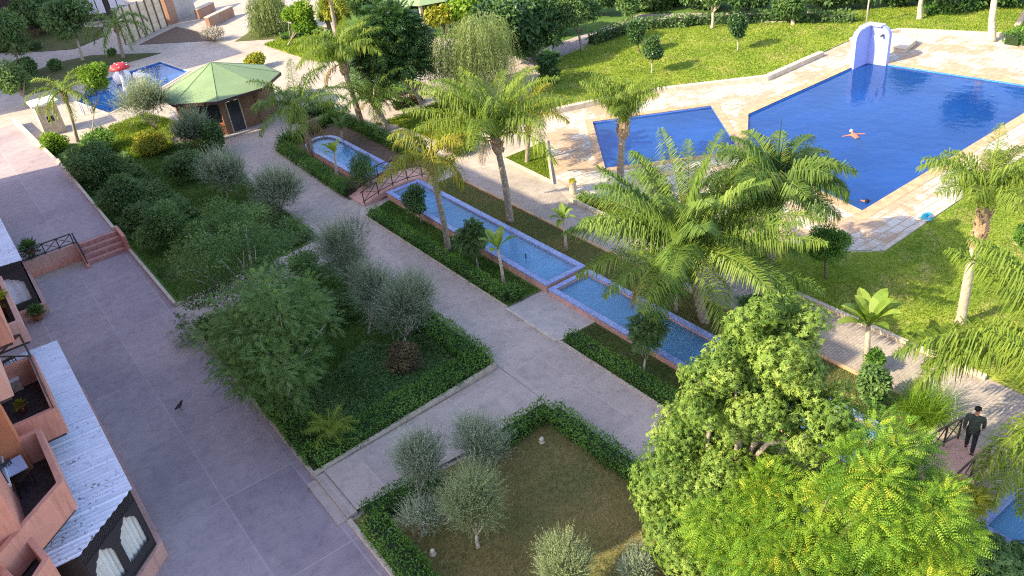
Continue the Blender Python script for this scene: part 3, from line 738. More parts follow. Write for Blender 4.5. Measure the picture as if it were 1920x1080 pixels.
f4 = Gp(20,945,3.8); chair((f4[0],f4[1],3.74), 2.6, 'dark slatted chair on the chamfered balcony near its lower end')
f5 = Gp(62,715,3.85); chair((f5[0]-.3,f5[1]+.3,3.79), .3, 'dark slatted chair on the small railed balcony above the canopy')

f7 = Gp(40,735,3.9); bx_ = thing('storage_box', (f7[0]-.2,f7[1]+.5,3.79), 'white storage box with a lid on the small railed balcony', 'box')
MB().box(f7[0]-.5,f7[0]+.1,f7[1]+.3,f7[1]+.7,3.79,4.2).build('body', MT['kerb'], bx_, bevel=.01); MB().box(f7[0]-.52,f7[0]+.12,f7[1]+.28,f7[1]+.72,4.2,4.25).build('lid', MT['white'], bx_, bevel=.01)
# ---- pavilion
MT['brownwall'] = plain('brown_timber_wall', (.22,.13,.075), .8, .2, 3)
PC = np.array([16.9, 60.65]); 
def octo(r_, a0=math.radians(22.5), k=(1.0,1.0)): return [(PC[0]+k[0]*r_*math.cos(a0+i*math.pi/4), PC[1]+k[1]*r_*math.sin(a0+i*math.pi/4)) for i in range(8)]
pv = thing('pavilion', (*PC, 0), 'octagonal pavilion with a pale green roof beside the kids pool', 'pavilion')
E8 = octo(4.3); ap = (PC[0]-.2, PC[1], 4.35)
mbr = MB()
for i in range(8):
    a_, b_ = E8[i], E8[(i+1)%8]
    mbr.add([(*a_,2.75),(*b_,2.75),ap], [(0,1,2)])
rf = mbr.build('roof', MT['greenroof'], pv)
mbs = MB()
for i in range(8): mbs.tube([(*E8[i],2.77),(ap[0],ap[1],ap[2]+.01)], .022, 5)
mbs.build('ridge', MT['greenroof'], rf)
MB().wall(E8, .1, 2.55, 2.76, True).build('fascia', MT['brown'], pv)
W8 = octo(3.35)
for i in range(8):
    a_, b_ = np.array(W8[i]), np.array(W8[(i+1)%8]); mid = (a_+b_)/2
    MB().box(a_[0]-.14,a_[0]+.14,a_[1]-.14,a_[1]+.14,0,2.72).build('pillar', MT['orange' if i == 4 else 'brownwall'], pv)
    if i in (0,1,2,7): continue
    e_ = lambda f: a_+(b_-a_)*f
    if i == 5:
        MB().wall([e_(.06), e_(.12)], .12, 0, 2.3).wall([e_(.52), e_(.94)], .12, 0, 2.3).build('wall', MT['brownwall'], pv)
        dr = MB().wall([e_(.14), e_(.5)], .05, .12, 2.25).build('door', MT['glass'], pv)
        MB().wall([e_(.12), e_(.15)], .16, .1, 2.29).wall([e_(.49), e_(.52)], .16, .1, 2.29).build('frame', MT['kerb'], dr)
    else:
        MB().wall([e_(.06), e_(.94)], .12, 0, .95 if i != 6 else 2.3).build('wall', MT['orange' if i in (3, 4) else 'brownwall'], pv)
        if i != 6: MB().wall([e_(.06), e_(.94)], .05, .97, 2.3).build('window', MT['glass'], pv)
    MB().wall([e_(.06), e_(.94)], .12, 2.32, 2.7).build('lintel', MT['brownwall'], pv)
MB().prism(octo(4.0), 0, .1).build('floor', MT['slab'], pv)
# far pavilion roof behind the trees
B = G(810,55); 
fp = thing('pavilion', B, 'small far pavilion with a pale green roof peeping between the trees', 'pavilion')
O8 = [(B[0]+3.2*math.cos(i*math.pi/4), B[1]+3.2*math.sin(i*math.pi/4)) for i in range(8)]
m_ = MB()
for i in range(8): m_.add([(*O8[i],2.9),(*O8[(i+1)%8],2.9),(B[0],B[1],4.4)], [(0,1,2)])
m_.build('roof', MT['greenroof'], fp)
for i in range(0,8): MB().box(O8[i][0]*.85+B[0]*.15-.12,O8[i][0]*.85+B[0]*.15+.12,O8[i][1]*.85+B[1]*.15-.12,O8[i][1]*.85+B[1]*.15+.12,0,3.0).build('pillar', MT['stone'], fp)

# ---- pale hut
hb = G(78,250,.45)
ht = thing('hut', (6.3, 70.6, 0), 'small pale grey utility hut with a flat white roof beside the kids pool', 'hut')
x0, y0 = 5.75, 70.0; x1, y1 = 7.25, 71.6
MB().box(x0,x1,y0,y1,0,2.3).build('wall', MT['kerb'], ht)
MB().box(x0-.2,x1+.2,y0-.25,y1+.2,2.3,2.46).build('roof', MT['white'], ht)
wf = MB().box(x0+.45,x0+1.05,y0-.04,y0+.02,.95,1.5).build('window', MT['white'], ht)
MB().box(x0+.5,x0+.73,y0-.055,y0-.03,1.0,1.45).build('pane', MT['glass'], wf); MB().box(x0+.77,x0+1.0,y0-.055,y0-.03,1.0,1.45).build('pane', MT['glass'], wf)

# ---- kids pool equipment
mz = G(238,165); 
mu = thing('mushroom_fountain', mz, 'red mushroom fountain with white dots on a pale stem in the kids pool', 'fountain')
MB().lathe((mz[0],mz[1],-.5), [(.42,0),(.34,.5),(.24,1.2),(.22,2.3)], 14).build('stem', MT['paleblue2'], mu, True)
prof = [(.84,2.2),(.88,2.27),(.81,2.4),(.65,2.54),(.42,2.65),(.2,2.7),(.02,2.71)]
MB().lathe((mz[0],mz[1],-.5), prof, 24).build('cap', MT['red'], mu, True)
rr = random.Random(3)
for i in range(9):
    a_ = i*2*math.pi/6+.3 if i < 6 else i*2.1; r_ = .72 if i < 6 else .38; z_ = 2.50 if i < 6 else 2.67
    MB().lathe((mz[0]+r_*math.cos(a_), mz[1]+r_*math.sin(a_), z_-.5-.03), [(.08,0),(.06,.04),(.01,.05)], 8).build('dot', MT['white'], mu)
sz = G(232,152)
sl_ = thing('water_slide', sz, 'white rounded slide hump standing in the kids pool beside the mushroom', 'slide')
MB().blob((sz[0],sz[1],.35), (.8,.6,.7), 4, .04, 3).build('hump', MT['white'], sl_, True)
MB().tube([(sz[0]+.9,sz[1]-.3,.3),(sz[0]+1.5,sz[1]-.7,.15),(sz[0]+2.0,sz[1]-1.0,-.05)], [.3,.32,.3], 10).build('chute', MT['white'], sl_, True)
kb = [G(250,140), G(264,132), G(275,160), G(262,172)]
kd = MB().prism([tuple(p[:2]) for p in kb], -.5, .12).build('pool_divider', MT['stone']); tag(kd, 'cream wall dividing the kids pool into two basins', 'wall')
hr = G(158,214)
h_ = thing('handrail', hr, 'curved chrome handrail at the near edge of the kids pool', 'handrail')
for s in (0,.5):
    MB().tube([(hr[0]+s,hr[1]-.3,0),(hr[0]+s,hr[1]-.3,.8),(hr[0]+s,hr[1]-.1,1.0),(hr[0]+s,hr[1]+.4,.9),(hr[0]+s,hr[1]+.7,.2),(hr[0]+s,hr[1]+.75,-.3)], .04, 7).build('rail', MT['paleblue2'], h_, True)

# ---- hoarding fence, wall, planters and tents at the far left
fa, fb = G(236,84), G(314,48)
fn = thing('hoarding_fence', (fa+fb)/2, 'tall pale plywood hoarding fence with dark uprights at the far end', 'fence')
hh = 3.3; n = 6
for k in range(n):
    p = fa+(fb-fa)*k/n; q = fa+(fb-fa)*(k+1)/n; d_ = nrm(q-p)
    MB().wall([p[:2]+d_[:2]*.03, q[:2]-d_[:2]*.03], .06, 0, hh).build('panel', MT['ply'], fn)
    for z in (.85,1.7,2.55): MB().bar((*p[:2],z),(*q[:2],z),.10,.06).build('batten', MT['palebark'], fn)
for k in range(n+1):
    p = fa+(fb-fa)*k/n; MB().bar((p[0],p[1]-.08,0),(p[0],p[1]-.08,hh+.2),.12,.12,(1,0,0)).build('post', MT['darkbark'], fn)
ga, gb = G(318,46), G(332,40); ge = G(366,22)
pl = thing('gate_pier', (ga+gb)/2, 'brown rendered pier between the hoarding fence and the grey wall', 'pier')
MB().wall([ga[:2],gb[:2]], .6, 0, 4.2).build('shaft', MT['brick'], pl); MB().wall([ga[:2]-.02,gb[:2]+.02], .75, 4.2, 4.4).build('cap', MT['kerb'], pl)
gw = thing('grey_wall', (gb+ge)/2, 'stained grey rendered wall beyond the hoarding fence', 'wall')
MB().wall([gb[:2]+.05, ge[:2]], .3, 0, 3.6).build('wall', MT['slab'], gw); MB().wall([gb[:2]+.05, ge[:2]], .4, 3.6, 3.7).build('coping', MT['kerb'], gw)
for (p1, p2, lb) in (((392,52),(437,30),'low brick red wall in sun near the far rubble, the nearer of two'),((372,36),(402,22),'low brick red wall near the grey wall, the farther of two')):
    a_, b_ = G(*p1), G(*p2); t = thing('low_wall', (a_+b_)/2, lb, 'wall')
    MB().wall([a_[:2],b_[:2]], .5, 0, 1.0).build('wall', MT['brick'], t); MB().wall([a_[:2],b_[:2]], .62, 1.0, 1.1).build('coping', MT['kerb'], t)
tb = G(20,60); te = G(235,32)
tw = thing('far_pavilion_wall', (tb+te)/2, 'dark far pavilion front with three white pointed openings', 'building')
d_ = nrm(te-tb); nn = np.array([d_[1],-d_[0],0])
MB().wall([tb[:2], te[:2]], .4, 0, 5.2).build('wall', MT['darkfloor'], tw)
for pxx in (170,192,230):
    f_ = (pxx-20)/215; c_ = tb+(te-tb)*f_+nn*.24
    for s_ in (-1,1):
        u = lambda k, z: (c_[0]+d_[0]*k, c_[1]+d_[1]*k, z)
        o1, o2 = (.06, .85) if s_ > 0 else (-.85, -.06)
        pts = [u(o1,.8),u(o2,.8),u(o2,3.0 if s_ > 0 else 3.5),u(o1,3.5 if s_ > 0 else 3.0)]
        if s_ < 0: pts = [u(o1,.8),u(o2,.8),u(o2,3.5),u(o1,2.9)]
        else: pts = [u(o1,.8),u(o2,.8),u(o2,2.9),u(o1,3.5)]
        pb = [tuple(np.array(p)+nn*.05) for p in pts]
        MB().add(pts+pb, [(3,2,1,0),(4,5,6,7),(0,1,5,4),(1,2,6,5),(2,3,7,6),(3,0,4,7)]).build('curtain', MT['bluecurtain'], tw)
MB().wall([tb[:2]+nn[:2]*-3, te[:2]+nn[:2]*-3], 6.5, 5.2, 5.6).build('roof', MT['stone'], tw)

# ---- pool corner wall, shower, step block, towel, bollard, lights, pots, bird
cw = thing('waterfall_wall', (51.4,31.6,0), 'pale blue corner wall with rounded shoulders standing at the pool corner', 'wall')
def wing(p0, p1, h0, th, side):
    p0 = np.array(p0); p1 = np.array(p1); L_ = np.linalg.norm(p1-p0); d = (p1-p0)/L_; nn_ = np.array([d[1],-d[0]])*side
    R0 = min(.75, L_*.45); prof = [(0,-.35),(L_,-.35),(L_,h0-R0)]+[(L_-R0+R0*math.cos(a), h0-R0+R0*math.sin(a)) for a in np.linspace(0, math.pi/2, 8)[1:]]+[(0,h0)]
    n = len(prof); vs = [(*(p0+d*u), z) for u, z in prof]+[(*(p0+d*u+nn_*th), z) for u, z in prof]
    fs = [tuple(range(n)), tuple(range(2*n-1,n-1,-1))]+[(i,n+i,n+(i+1)%n,(i+1)%n) for i in range(n)]
    return MB().add(vs, fs), prof
m1, _ = wing((51.3,31.45),(49.75,31.45), 2.45, .34, 1); m1.build('wing', MT['paleblue'], cw)
m2, _ = wing((51.3,31.44),(51.42,30.15), 2.45, .34, -1); m2.build('wing', MT['paleblue'], cw)
MB().box(51.28,51.75,31.4,31.8,-.3,2.44).build('corner_post', MT['paleblue'], cw)
MB().box(50.5,51.75,31.38,31.86,2.45,2.53).build('cap', MT['paleblue2'], cw); MB().box(51.2,51.8,30.7,31.37,2.45,2.53).build('cap', MT['paleblue2'], cw)
MB().bar((51.35,30.55,1.95),(51.1,30.55,1.9),.12,.08).build('spout', MT['brown'], cw)
spx = G(1624,48); sh_ = thing('shower', spx, 'thin grey bent shower pole on the lawn behind the pale blue pool wall', 'shower')
MB().tube([(spx[0],spx[1],0),(spx[0],spx[1],1.5),(spx[0]+.06,spx[1],2.3),(spx[0]+.25,spx[1]-.05,2.6),(spx[0]+.5,spx[1]-.1,2.6)], .06, 8).build('pole', MT['slab'], sh_, True)
MB().lathe((spx[0]+.5,spx[1]-.1,2.48), [(.13,0),(.1,.06),(.03,.1)], 10).build('shower_head', MT['slab'], sh_)
bk = thing('step_block', (54.9,31.6,0), 'low cream stone plinth on the deck beside the pale blue pool wall', 'plinth')
c4 = [G(1668,97)[:2], G(1697,100)[:2], G(1718,83)[:2], G(1668,72)[:2]]
MB().prism([tuple(p) for p in c4], 0, .32).build('base', MT['kerb'], bk, bevel=.015)
cc = sum(c4)/4; MB().prism([tuple(cc+(p-cc)*1.06) for p in c4], .32, .4).build('top_slab', MT['stone'], bk)
# towel heap
tz = G(1737,410); bm = bmesh.new(); bmesh.ops.create_grid(bm, x_segments=22, y_segments=16, size=.36)
for v in bm.verts:
    x, y = v.co.x, v.co.y
    v.co.z = .05+.09*abs(math.sin(7*x+2*math.sin(5*y)))*math.exp(-3*(x*x+y*y))+.05*math.sin(11*y+3*x)*math.exp(-2*(x*x+y*y))
    v.co.x += .06*math.sin(9*y)+.05*math.sin(4*y+1); v.co.y = v.co.y*.75+.07*math.sin(8*x)
me = bpy.data.meshes.new('towel'); bm.to_mesh(me); bm.free()
MT['towel'] = plain('turquoise_towel', (.04,.30,.42), .9, .25, 5)
tw_ = link('towel', me, MT['towel']); tw_.location = (tz[0],tz[1],.01); tag(tw_, 'crumpled turquoise towel lying at the edge of the pool deck', 'towel')
md = tw_.modifiers.new('thick', 'SOLIDIFY'); md.thickness = .02
# bollard with yellow top
bz = G(1075,362); bo = thing('bollard', bz, 'stone bollard with a yellow flowering top beside the paver path', 'planter')
MB().lathe((bz[0],bz[1],0), [(.2,0),(.21,.1),(.19,.55),(.22,.6),(.22,.68),(.16,.68)], 16).build('pot', MT['kerb'], bo)
MT['yellowp'] = plain('yellow_flowers', (.62,.50,.03), .8, .25, 12)
MB().blob((bz[0],bz[1],.74), (.2,.2,.12), 2, .12, 3).build('flowers', MT['yellowp'], bo)
# garden lights shaped like pale stones
for (x, y, lb) in ((818,467,'pale stone garden light beside the yellow palm trunk'),(929,538,'pale stone garden light at the foot of the paddle leaf plant by the slab'),
                   (1111,652,'pale stone garden light on the grass strip past the stone slab'),(1016,826,'pale stone garden light in the far corner of the dry lawn'),
                   (812,1036,'squarish white stone light lying in shade on the dry lawn'),
                   (520,275,'pale stone garden light in the hedge near the round pond'),(570,310,'white flower cluster in the hedge beside the round pond')):
    p = G(x, y+4, .03); t = thing('garden_light', p, lb, 'garden light', 'stone garden lights')
    MB().lathe(p, [(.10,0),(.11,.03),(.08,.06),(.07,.08)], 10).build('base', MT['stone'], t)
    MB().blob((p[0],p[1],p[2]+.14), (.09,.08,.10), x, .2, 2).build('lamp_head', MT['stone'], t, True)
# bird
bz = G(338,768); bi = thing('bird', bz, 'small dark bird standing on the terrace paving', 'bird')
bb = MB(); bb.tube([(bz[0]-.2,bz[1]-.06,.14),(bz[0]-.08,bz[1]-.02,.16),(bz[0]+.03,bz[1],.19),(bz[0]+.1,bz[1]+.01,.24),(bz[0]+.14,bz[1]+.02,.31),(bz[0]+.18,bz[1]+.03,.31),(bz[0]+.23,bz[1]+.03,.30)], [.015,.05,.085,.06,.045,.035,.004], 8)
for s in (-.03,.03): bb.tube([(bz[0]+.02,bz[1]+s,.14),(bz[0]+.03,bz[1]+s,.0)], .01, 5)
bb.build('body', MT['black'], bi, True)
# potted plants
def potted(p, label, pr, ph, lm, n_, hgt_, seed, name='potted_plant'):
    t = thing(name, p, label, 'potted plant'); rng = np.random.default_rng(seed)
    MB().lathe(p, [(pr*.65,0),(pr*.9,ph*.6),(pr,ph),(pr*1.08,ph),(pr*.9,ph*.96),(pr*.85,ph*.9)], 16).build('pot', MT['terracotta'], t, True)
    lv = LV(); D = rdir(rng, n_, 1.2); P_ = np.array(p)+[0,0,ph]+D*rng.uniform(.05,.35,(n_,1))*hgt_
    lv.leaves(P_, D, rdir(rng, n_, .6), rng.uniform(.2,.4,n_)*hgt_, .05*hgt_+.02, rng.uniform(0,1,n_)); lv.build('foliage', LM[lm], t)
p = G(72,600,0); potted((p[0]+.05,p[1],0), 'terracotta pot with a small dark plant by the patio corner', .26, .34, 'shrub', 260, .9, 5)
p = G(75,470,.86); potted((.95,46.75,.82), 'dark spiky potted plant behind the iron railing', .22, .35, 'shrub', 320, 1.1, 6)
p = G(12,560,4.4); potted((u2[0]-.5,u2[1]+2.6,3.75), 'leafy yellow green plant growing in the balcony planter box', .3, .8, 'yellow', 420, 1.1, 7)
p = G(45,770,3.8); potted((p[0],p[1],3.79), 'small yellow flowered pot on the railed balcony', .16, .22, 'yellow', 120, .5, 8)
# pale divider steps between the pools
for k in range(4):
    f_ = k/4; a_ = np.array([34.72,28.1])+np.array([.55,.85])*k*.62
# ------------------------------------------------------------------ people
def skinmesh(name, verts, edges, radii, mat, parent, root=0, sub=2, origin=None):
    me = bpy.data.meshes.new(name+'_s'); me.from_pydata([tuple(map(float, v)) for v in verts], edges, [])
    o = bpy.data.objects.new(name+'_s', me); COL.objects.link(o)
    sk = o.modifiers.new('skin', 'SKIN'); sb = o.modifiers.new('sub', 'SUBSURF'); sb.levels = sub; sb.render_levels = sub
    for i, v in enumerate(me.skin_vertices[0].data):
        r_ = radii[i]; v.radius = r_ if isinstance(r_, tuple) else (r_, r_); v.use_root = (i == root)
    dg = bpy.context.evaluated_depsgraph_get(); dg.update()
    nm = bpy.data.meshes.new_from_object(o.evaluated_get(dg)); bpy.data.objects.remove(o); bpy.data.meshes.remove(me)
    nm.name = name
    for p_ in nm.polygons: p_.use_smooth = True
    nm.materials.clear()
    if parent: nm.transform(Matrix.Translation(-parent.location))
    return link(name, nm, mat, parent)
def hand(V, E, Rd, wi, base, d, nrm_, s=1.0):
    """palm and five fingers from wrist vertex wi at base, pointing d"""
    base = np.array(base); d = nrm(np.array(d, float)); n2 = nrm(np.array(nrm_, float)); sd = np.cross(d, n2)
    V.append(base+d*.05*s); Rd.append((.030*s,.016*s)); E.append((wi, len(V)-1)); pi = len(V)-1
    for k, (off, ln) in enumerate(((-.030,.066),(-.010,.078),(.010,.072),(.030,.056))):
        q = base+d*.095*s+sd*off*s; V.append(q); Rd.append(.0095*s); E.append((pi, len(V)-1))
        V.append(q+d*ln*.5*s+n2*.008*s); Rd.append(.008*s); E.append((len(V)-2, len(V)-1))
        V.append(q+d*ln*.9*s+n2*.026*s); Rd.append(.007*s); E.append((len(V)-2, len(V)-1))
    q = base+d*.03*s-sd*.04*s; V.append(q); Rd.append(.011*s); E.append((pi, len(V)-1))
    V.append(q+d*.045*s-sd*.02*s); Rd.append(.009*s); E.append((len(V)-2, len(V)-1))
MT['greenjacket'] = plain('dark_green_jacket', (.055,.075,.055), .9, .25, 8)
MT['trousers'] = plain('black_trousers', (.03,.03,.035), .9, .2, 8)
MT['hair'] = plain('black_hair', (.012,.01,.01), .6, .2, 20)
def walker():
    o = G(1816, 845, .3); X, Y, Z = o[0], o[1], .08+.5*math.sin(math.pi*(o[0]-16.8)/4.7)
    t = thing('person', (X,Y,Z), 'man in a dark green jacket and black trousers walking away across the footbridge', 'person')
    fw = nrm(np.array([.93,.36,0])); sd = np.array([-fw[1], fw[0], 0]); up = np.array([0,0,1.0])
    def L(f, s, z): return np.array([X,Y,Z])+fw*f+sd*s+up*z
    V = [L(0,0,.95), L(0,0,1.12), L(.01,0,1.32), L(.02,0,1.46), L(.035,0,1.53), L(.05,0,1.62), L(.055,0,1.70)]
    R_l = [(.11,.08),(.10,.07),(.11,.07),(.06,.06),(.055,.055),(.075,.09),(.06,.075)]
    E = [(0,1),(1,2),(2,3),(3,4),(4,5),(5,6)]
    def chain(start, pts, rads):
        p = start
        for q, r_ in zip(pts, rads): V.append(q); R_l.append(r_); E.append((p, len(V)-1)); p = len(V)-1
        return p
    for s, f_, b_ in ((1,.16,.02),(-1,-.16,.1)):
        chain(0, [L(0,.09*s,.88), L(f_*.55+.03,.095*s,.49), L(f_-.0,.095*s,.09 if f_ > 0 else .11), L(f_+.13,.10*s,.035)], [.085,.058,.042,.04])
    hands = []
    for s, f_ in ((1,-.10),(-1,.10)):
        sh = chain(2, [L(.0,.19*s,1.40), L(f_*.5,.235*s,1.13), L(f_*1.3+.03,.235*s,.90)], [.055,.045,.031])
        hand(V, E, R_l, sh, V[sh], L(f_*1.6+.05,.235*s,.80)-V[sh], -sd*s)
    skinmesh('body', V, E, R_l, MT['skin'], t)
    # face features
    f_ = MB(); f_.blob(L(.15,0,1.62),(.015,.015,.022),1,.05,1)
    for s in (-1,1): f_.blob(L(.055,.085*s,1.62),(.02,.014,.032),2,.05,1)
    f_.build('face', MT['skin'], t, True)
    e_ = MB()
    for s in (-1,1): e_.blob(L(.135,.032*s,1.645),(.012,.014,.009),1,.02,1)
    e_.build('eye', MT['black'], t, True)
    h = MB().blob(L(.03,0,1.685),(.105,.095,.085),3,.05,3); h.build('hair', MT['hair'], t, True)
    JV = [L(0,0,.80), L(0,0,1.0), L(.005,0,1.2), L(.01,0,1.38), L(.02,0,1.46)]; JR = [(.19,.145),(.185,.14),(.19,.135),(.17,.115),(.075,.08)]; JE = [(0,1),(1,2),(2,3),(3,4)]
    for s, ff in ((1,-.10),(-1,.10)):
        JV += [L(.0,.215*s,1.385), L(ff*.5,.25*s,1.13), L(ff*1.25+.02,.245*s,.92)]; JR += [.075,.062,.05]; n0 = len(JV)-3; JE += [(3,n0),(n0,n0+1),(n0+1,n0+2)]
    skinmesh('jacket', JV, JE, JR, MT['greenjacket'], t, 1)
    TV = [L(0,0,.93)]; TR = [(.15,.115)]; TE = []
    for s, ff in ((1,.16),(-1,-.16)):
        TV += [L(0,.095*s,.84), L(ff*.55+.03,.097*s,.49), L(ff,.097*s,.10)]; TR += [.105,.076,.062]; n0 = len(TV)-3; TE += [(0,n0),(n0,n0+1),(n0+1,n0+2)]
    skinmesh('trousers', TV, TE, TR, MT['trousers'], t, 0)
    for s, ff in ((1,.16),(-1,-.16)):
        SV = [L(ff-.04,.097*s,.055), L(ff+.06,.10*s,.05), L(ff+.17,.105*s,.035)]
        skinmesh('shoe', SV, [(0,1),(1,2)], [(.05,.05),(.05,.042),(.042,.03)], MT['black'], t, 1)
walker()
MT['swimskin'] = plain('tanned_skin', (.50,.17,.10), .45, .06, 8)
MT['trunks'] = plain('dark_trunks', (.05,.05,.07), .8, .2, 9)
def swimmer(p, fwd, label, cap, arms, sc=1.0, up_=0.0):
    X, Y = p[0], p[1]; Z = -.12+up_
    t = thing('person', (X,Y,Z), label, 'person')
    fw = nrm(np.array([fwd[0],fwd[1],0])); sd = np.array([-fw[1],fw[0],0]); up = np.array([0,0,1.0])
    L = lambda f, s, z: np.array([X,Y,Z])+(fw*f+sd*s+up*z)*sc
    V = [L(-.28,0,-.02), L(0,0,.03), L(.26,0,.06), L(.38,0,.08), L(.46,0,.13), L(.57,0,.17)]; R_l = [(.15,.11),(.145,.1),(.18,.11),(.075,.07),(.055,.055),(.095,.085)]
    E = [(0,1),(1,2),(2,3),(3,4),(4,5)]
    for s, a in zip((1,-1), arms):
        e1 = L(.30+a[0],.44*s,.02); w_ = L(.30+a[1],.70*s,-.02+a[2])
        V += [L(.29,.19*s,.05), e1, w_]; R_l += [.06,.045,.033]; n0 = len(V)-3; E += [(2,n0),(n0,n0+1),(n0+1,n0+2)]
        hand(V, E, R_l, n0+2, w_, w_-e1, (0,0,-1))
    for s in (1,-1):
        V += [L(-.40,.10*s,-.10), L(-.74,.17*s,-.38), L(-1.02,.24*s,-.62), L(-1.16,.27*s,-.74)]; R_l += [.09,.062,.04,.035]; n0 = len(V)-4
        E += [(0,n0),(n0,n0+1),(n0+1,n0+2),(n0+2,n0+3)]
    skinmesh('body', V, E, R_l, MT['swimskin'], t)
    MB().blob(L(.585,0,.20),(.115,.105,.095),2,.05,3).build('hair', cap, t, True)
    f_ = MB(); f_.blob(L(.675,0,.14),(.02,.02,.02),1,.05,1)
    for s in (1,-1): f_.blob(L(.57,.10*s,.15),(.025,.015,.03),1,.05,1)
    f_.build('face', MT['swimskin'], t, True)
    TV = [L(-.22,0,-.01), L(-.36,0,-.03), L(-.46,.11,-.07), L(-.46,-.11,-.07)]
    skinmesh('swim_trunks', TV, [(0,1),(1,2),(1,3)], [(.16,.122),(.16,.125),.102,.102], MT['trunks'], t, 1)
s1 = G(1604,256,-.1); swimmer(s1, (.5,.9), 'swimmer with tanned back and spread arms in the middle of the big pool', MT['slab'], ((.02,.05,.02),(-.05,-.12,.03)), .88, .0)
s2 = G(1476,288,-.1); swimmer(s2, (-.8,.6), 'swimmer splashing near the palm crown by the shallow pool', MT['hair'], ((.25,.55,.1),(-.1,-.2,.0)), .9, -.06)
s3 = G(1606,374,-.1); swimmer(s3, (.2,-1), 'swimmer with raised head at the near corner of the big pool', MT['hair'], ((.2,.3,-.05),(.2,.3,-.05)), .85, -.10)
# ------------------------------------------------------------------ vegetation
MT['drybark'] = plain('pale_dry_bark', (.50,.46,.36), .95, .3, 8)
UP = np.array([0,0,1.0])
DENS = dict(leaf=1.9, pinnate=2.2, rosette=1.7, shoot=1.7, weep=1.5)
def make_clumps(rng, C, R, K, cr, low=.0):
    d = rdir(rng, K, .2); q = cr*np.mean(R)*rng.uniform(.7, 1.25, K)
    r_ = rng.uniform(.12, 1.0, (K,1))**.45
    c = np.array(C)+d*r_*np.maximum(np.array(R)-.8*cr*np.mean(R), .1*np.array(R))
    return c, q
def shell(rng, c, q, n, flat=.8, inner=.55):
    k = rng.choice(len(c), n, p=(q**2)/(q**2).sum())
    d = rdir(rng, n, .25); rr = rng.uniform(inner, 1.0, (n,1))
    return c[k]+d*rr*q[k][:,None]*np.array([1,1,flat]), d, k
def tints(rng, k, K, n, sp=.22):
    base = rng.uniform(.15, .8, K)
    return np.clip(base[k]+rng.normal(0, sp, n), 0, 1)
def f_leaf(lv, rng, c, q, n, L, W, flat=.8):
    P, d, k = shell(rng, c, q, n, flat)
    D = nrm(d*.6+rng.normal(size=(n,3))*.6+np.array([0,0,-.25])); N = nrm(d*.7+UP*.6+rng.normal(size=(n,3))*.45)
    lv.leaves(P, D, N, L*rng.uniform(.7,1.25,n), W*rng.uniform(.8,1.2,n), tints(rng, k, len(c), n))
def f_shoot(lv, rng, c, q, n, L, W, m=16, slen=1.15, upb=.75):
    """n leafy twigs rising from inside the clumps and breaking the outline"""
    k = rng.choice(len(c), n, p=(q**2)/(q**2).sum())
    d0 = rdir(rng, n, .15); S0 = c[k]+d0*(q[k]*rng.uniform(.1,.75,n))[:,None]
    dd = nrm(d0*.75+UP*upb+rng.normal(size=(n,3))*.22); ln = slen*q[k]*rng.uniform(.45,1.2,n)
    tt = tints(rng, k, len(c), n, .15)
    s = np.linspace(.05, 1, m)
    P = (S0[:,None,:]+dd[:,None,:]*(ln[:,None]*s[None,:])[:,:,None]).reshape(-1,3)
    Dn = np.repeat(dd, m, 0); side = nrm(np.cross(Dn, rng.normal(size=(n*m,3))))
    D = nrm(Dn*.95+side*.55); N = nrm(np.cross(D, np.cross(UP+rng.normal(size=D.shape)*.5, D))+1e-6)
    sz = np.tile(1.1-.45*s, n)*rng.uniform(.7,1.2,n*m)
    lv.leaves(P, D, N, L*sz, W*sz, np.clip(np.repeat(tt, m)+np.tile(s*.55-.3, n)+rng.normal(0,.1,n*m), 0, 1))
def f_pinnate(lv, rng, c, q, n, LL, L, W, m=8, flat=.7, droop=.3, tb=0.0):
    """n compound leaves, each a feather of 2m leaflets"""
    P0, d, k = shell(rng, c, q, n, flat, .45)
    tb_ = tb
    D = nrm(d*np.array([1,1,.5])+rng.normal(size=(n,3))*.45+UP*.1); N = nrm(UP+d*.5+rng.normal(size=(n,3))*.35)
    S = nrm(np.cross(D, N)); N = np.cross(S, D); ll = LL*rng.uniform(.7,1.2,n); tt = tints(rng, k, len(c), n, .16)+tb_
    s = np.linspace(.12, 1, m)
    ax = (P0[:,None,:]+D[:,None,:]*(ll[:,None]*s)[:,:,None]-UP*(droop*ll[:,None]*s**2)[:,:,None])
    for sg in (-1, 1):
        P = ax.reshape(-1,3); d2 = nrm(np.repeat(D, m, 0)*.45+sg*np.repeat(S, m, 0)-UP*.15+rng.normal(size=(n*m,3))*.08)
        sz = np.tile(np.sin(np.pi*(.12+.8*s))**.6, n)
        lv.leaves(P, d2, np.repeat(N, m, 0), L*sz, W*sz, np.clip(np.repeat(tt, m)+rng.normal(0,.08,n*m), 0, 1))
def f_rosette(lv, rng, c, q, n, L, W, m=7, flat=.85):
    P0, d, k = shell(rng, c, q, n, flat, .55); A = nrm(d+UP*.5+rng.normal(size=(n,3))*.3); tt = tints(rng, k, len(c), n, .18)
    a = nrm(np.cross(A, rng.normal(size=(n,3)))); b = np.cross(A, a)
    for j in range(m):
        t = 2*math.pi*j/m+rng.uniform(-.3,.3,n)
        o = a*np.cos(t)[:,None]+b*np.sin(t)[:,None]; D = nrm(o+A*rng.uniform(-.1,.5,(n,1))-UP*.45); N = nrm(A*1.0+o*.3)
        lv.leaves(P0, D, N, L*rng.uniform(.7,1.2,n), W, np.clip(tt+rng.normal(0,.1,n), 0, 1), .2)
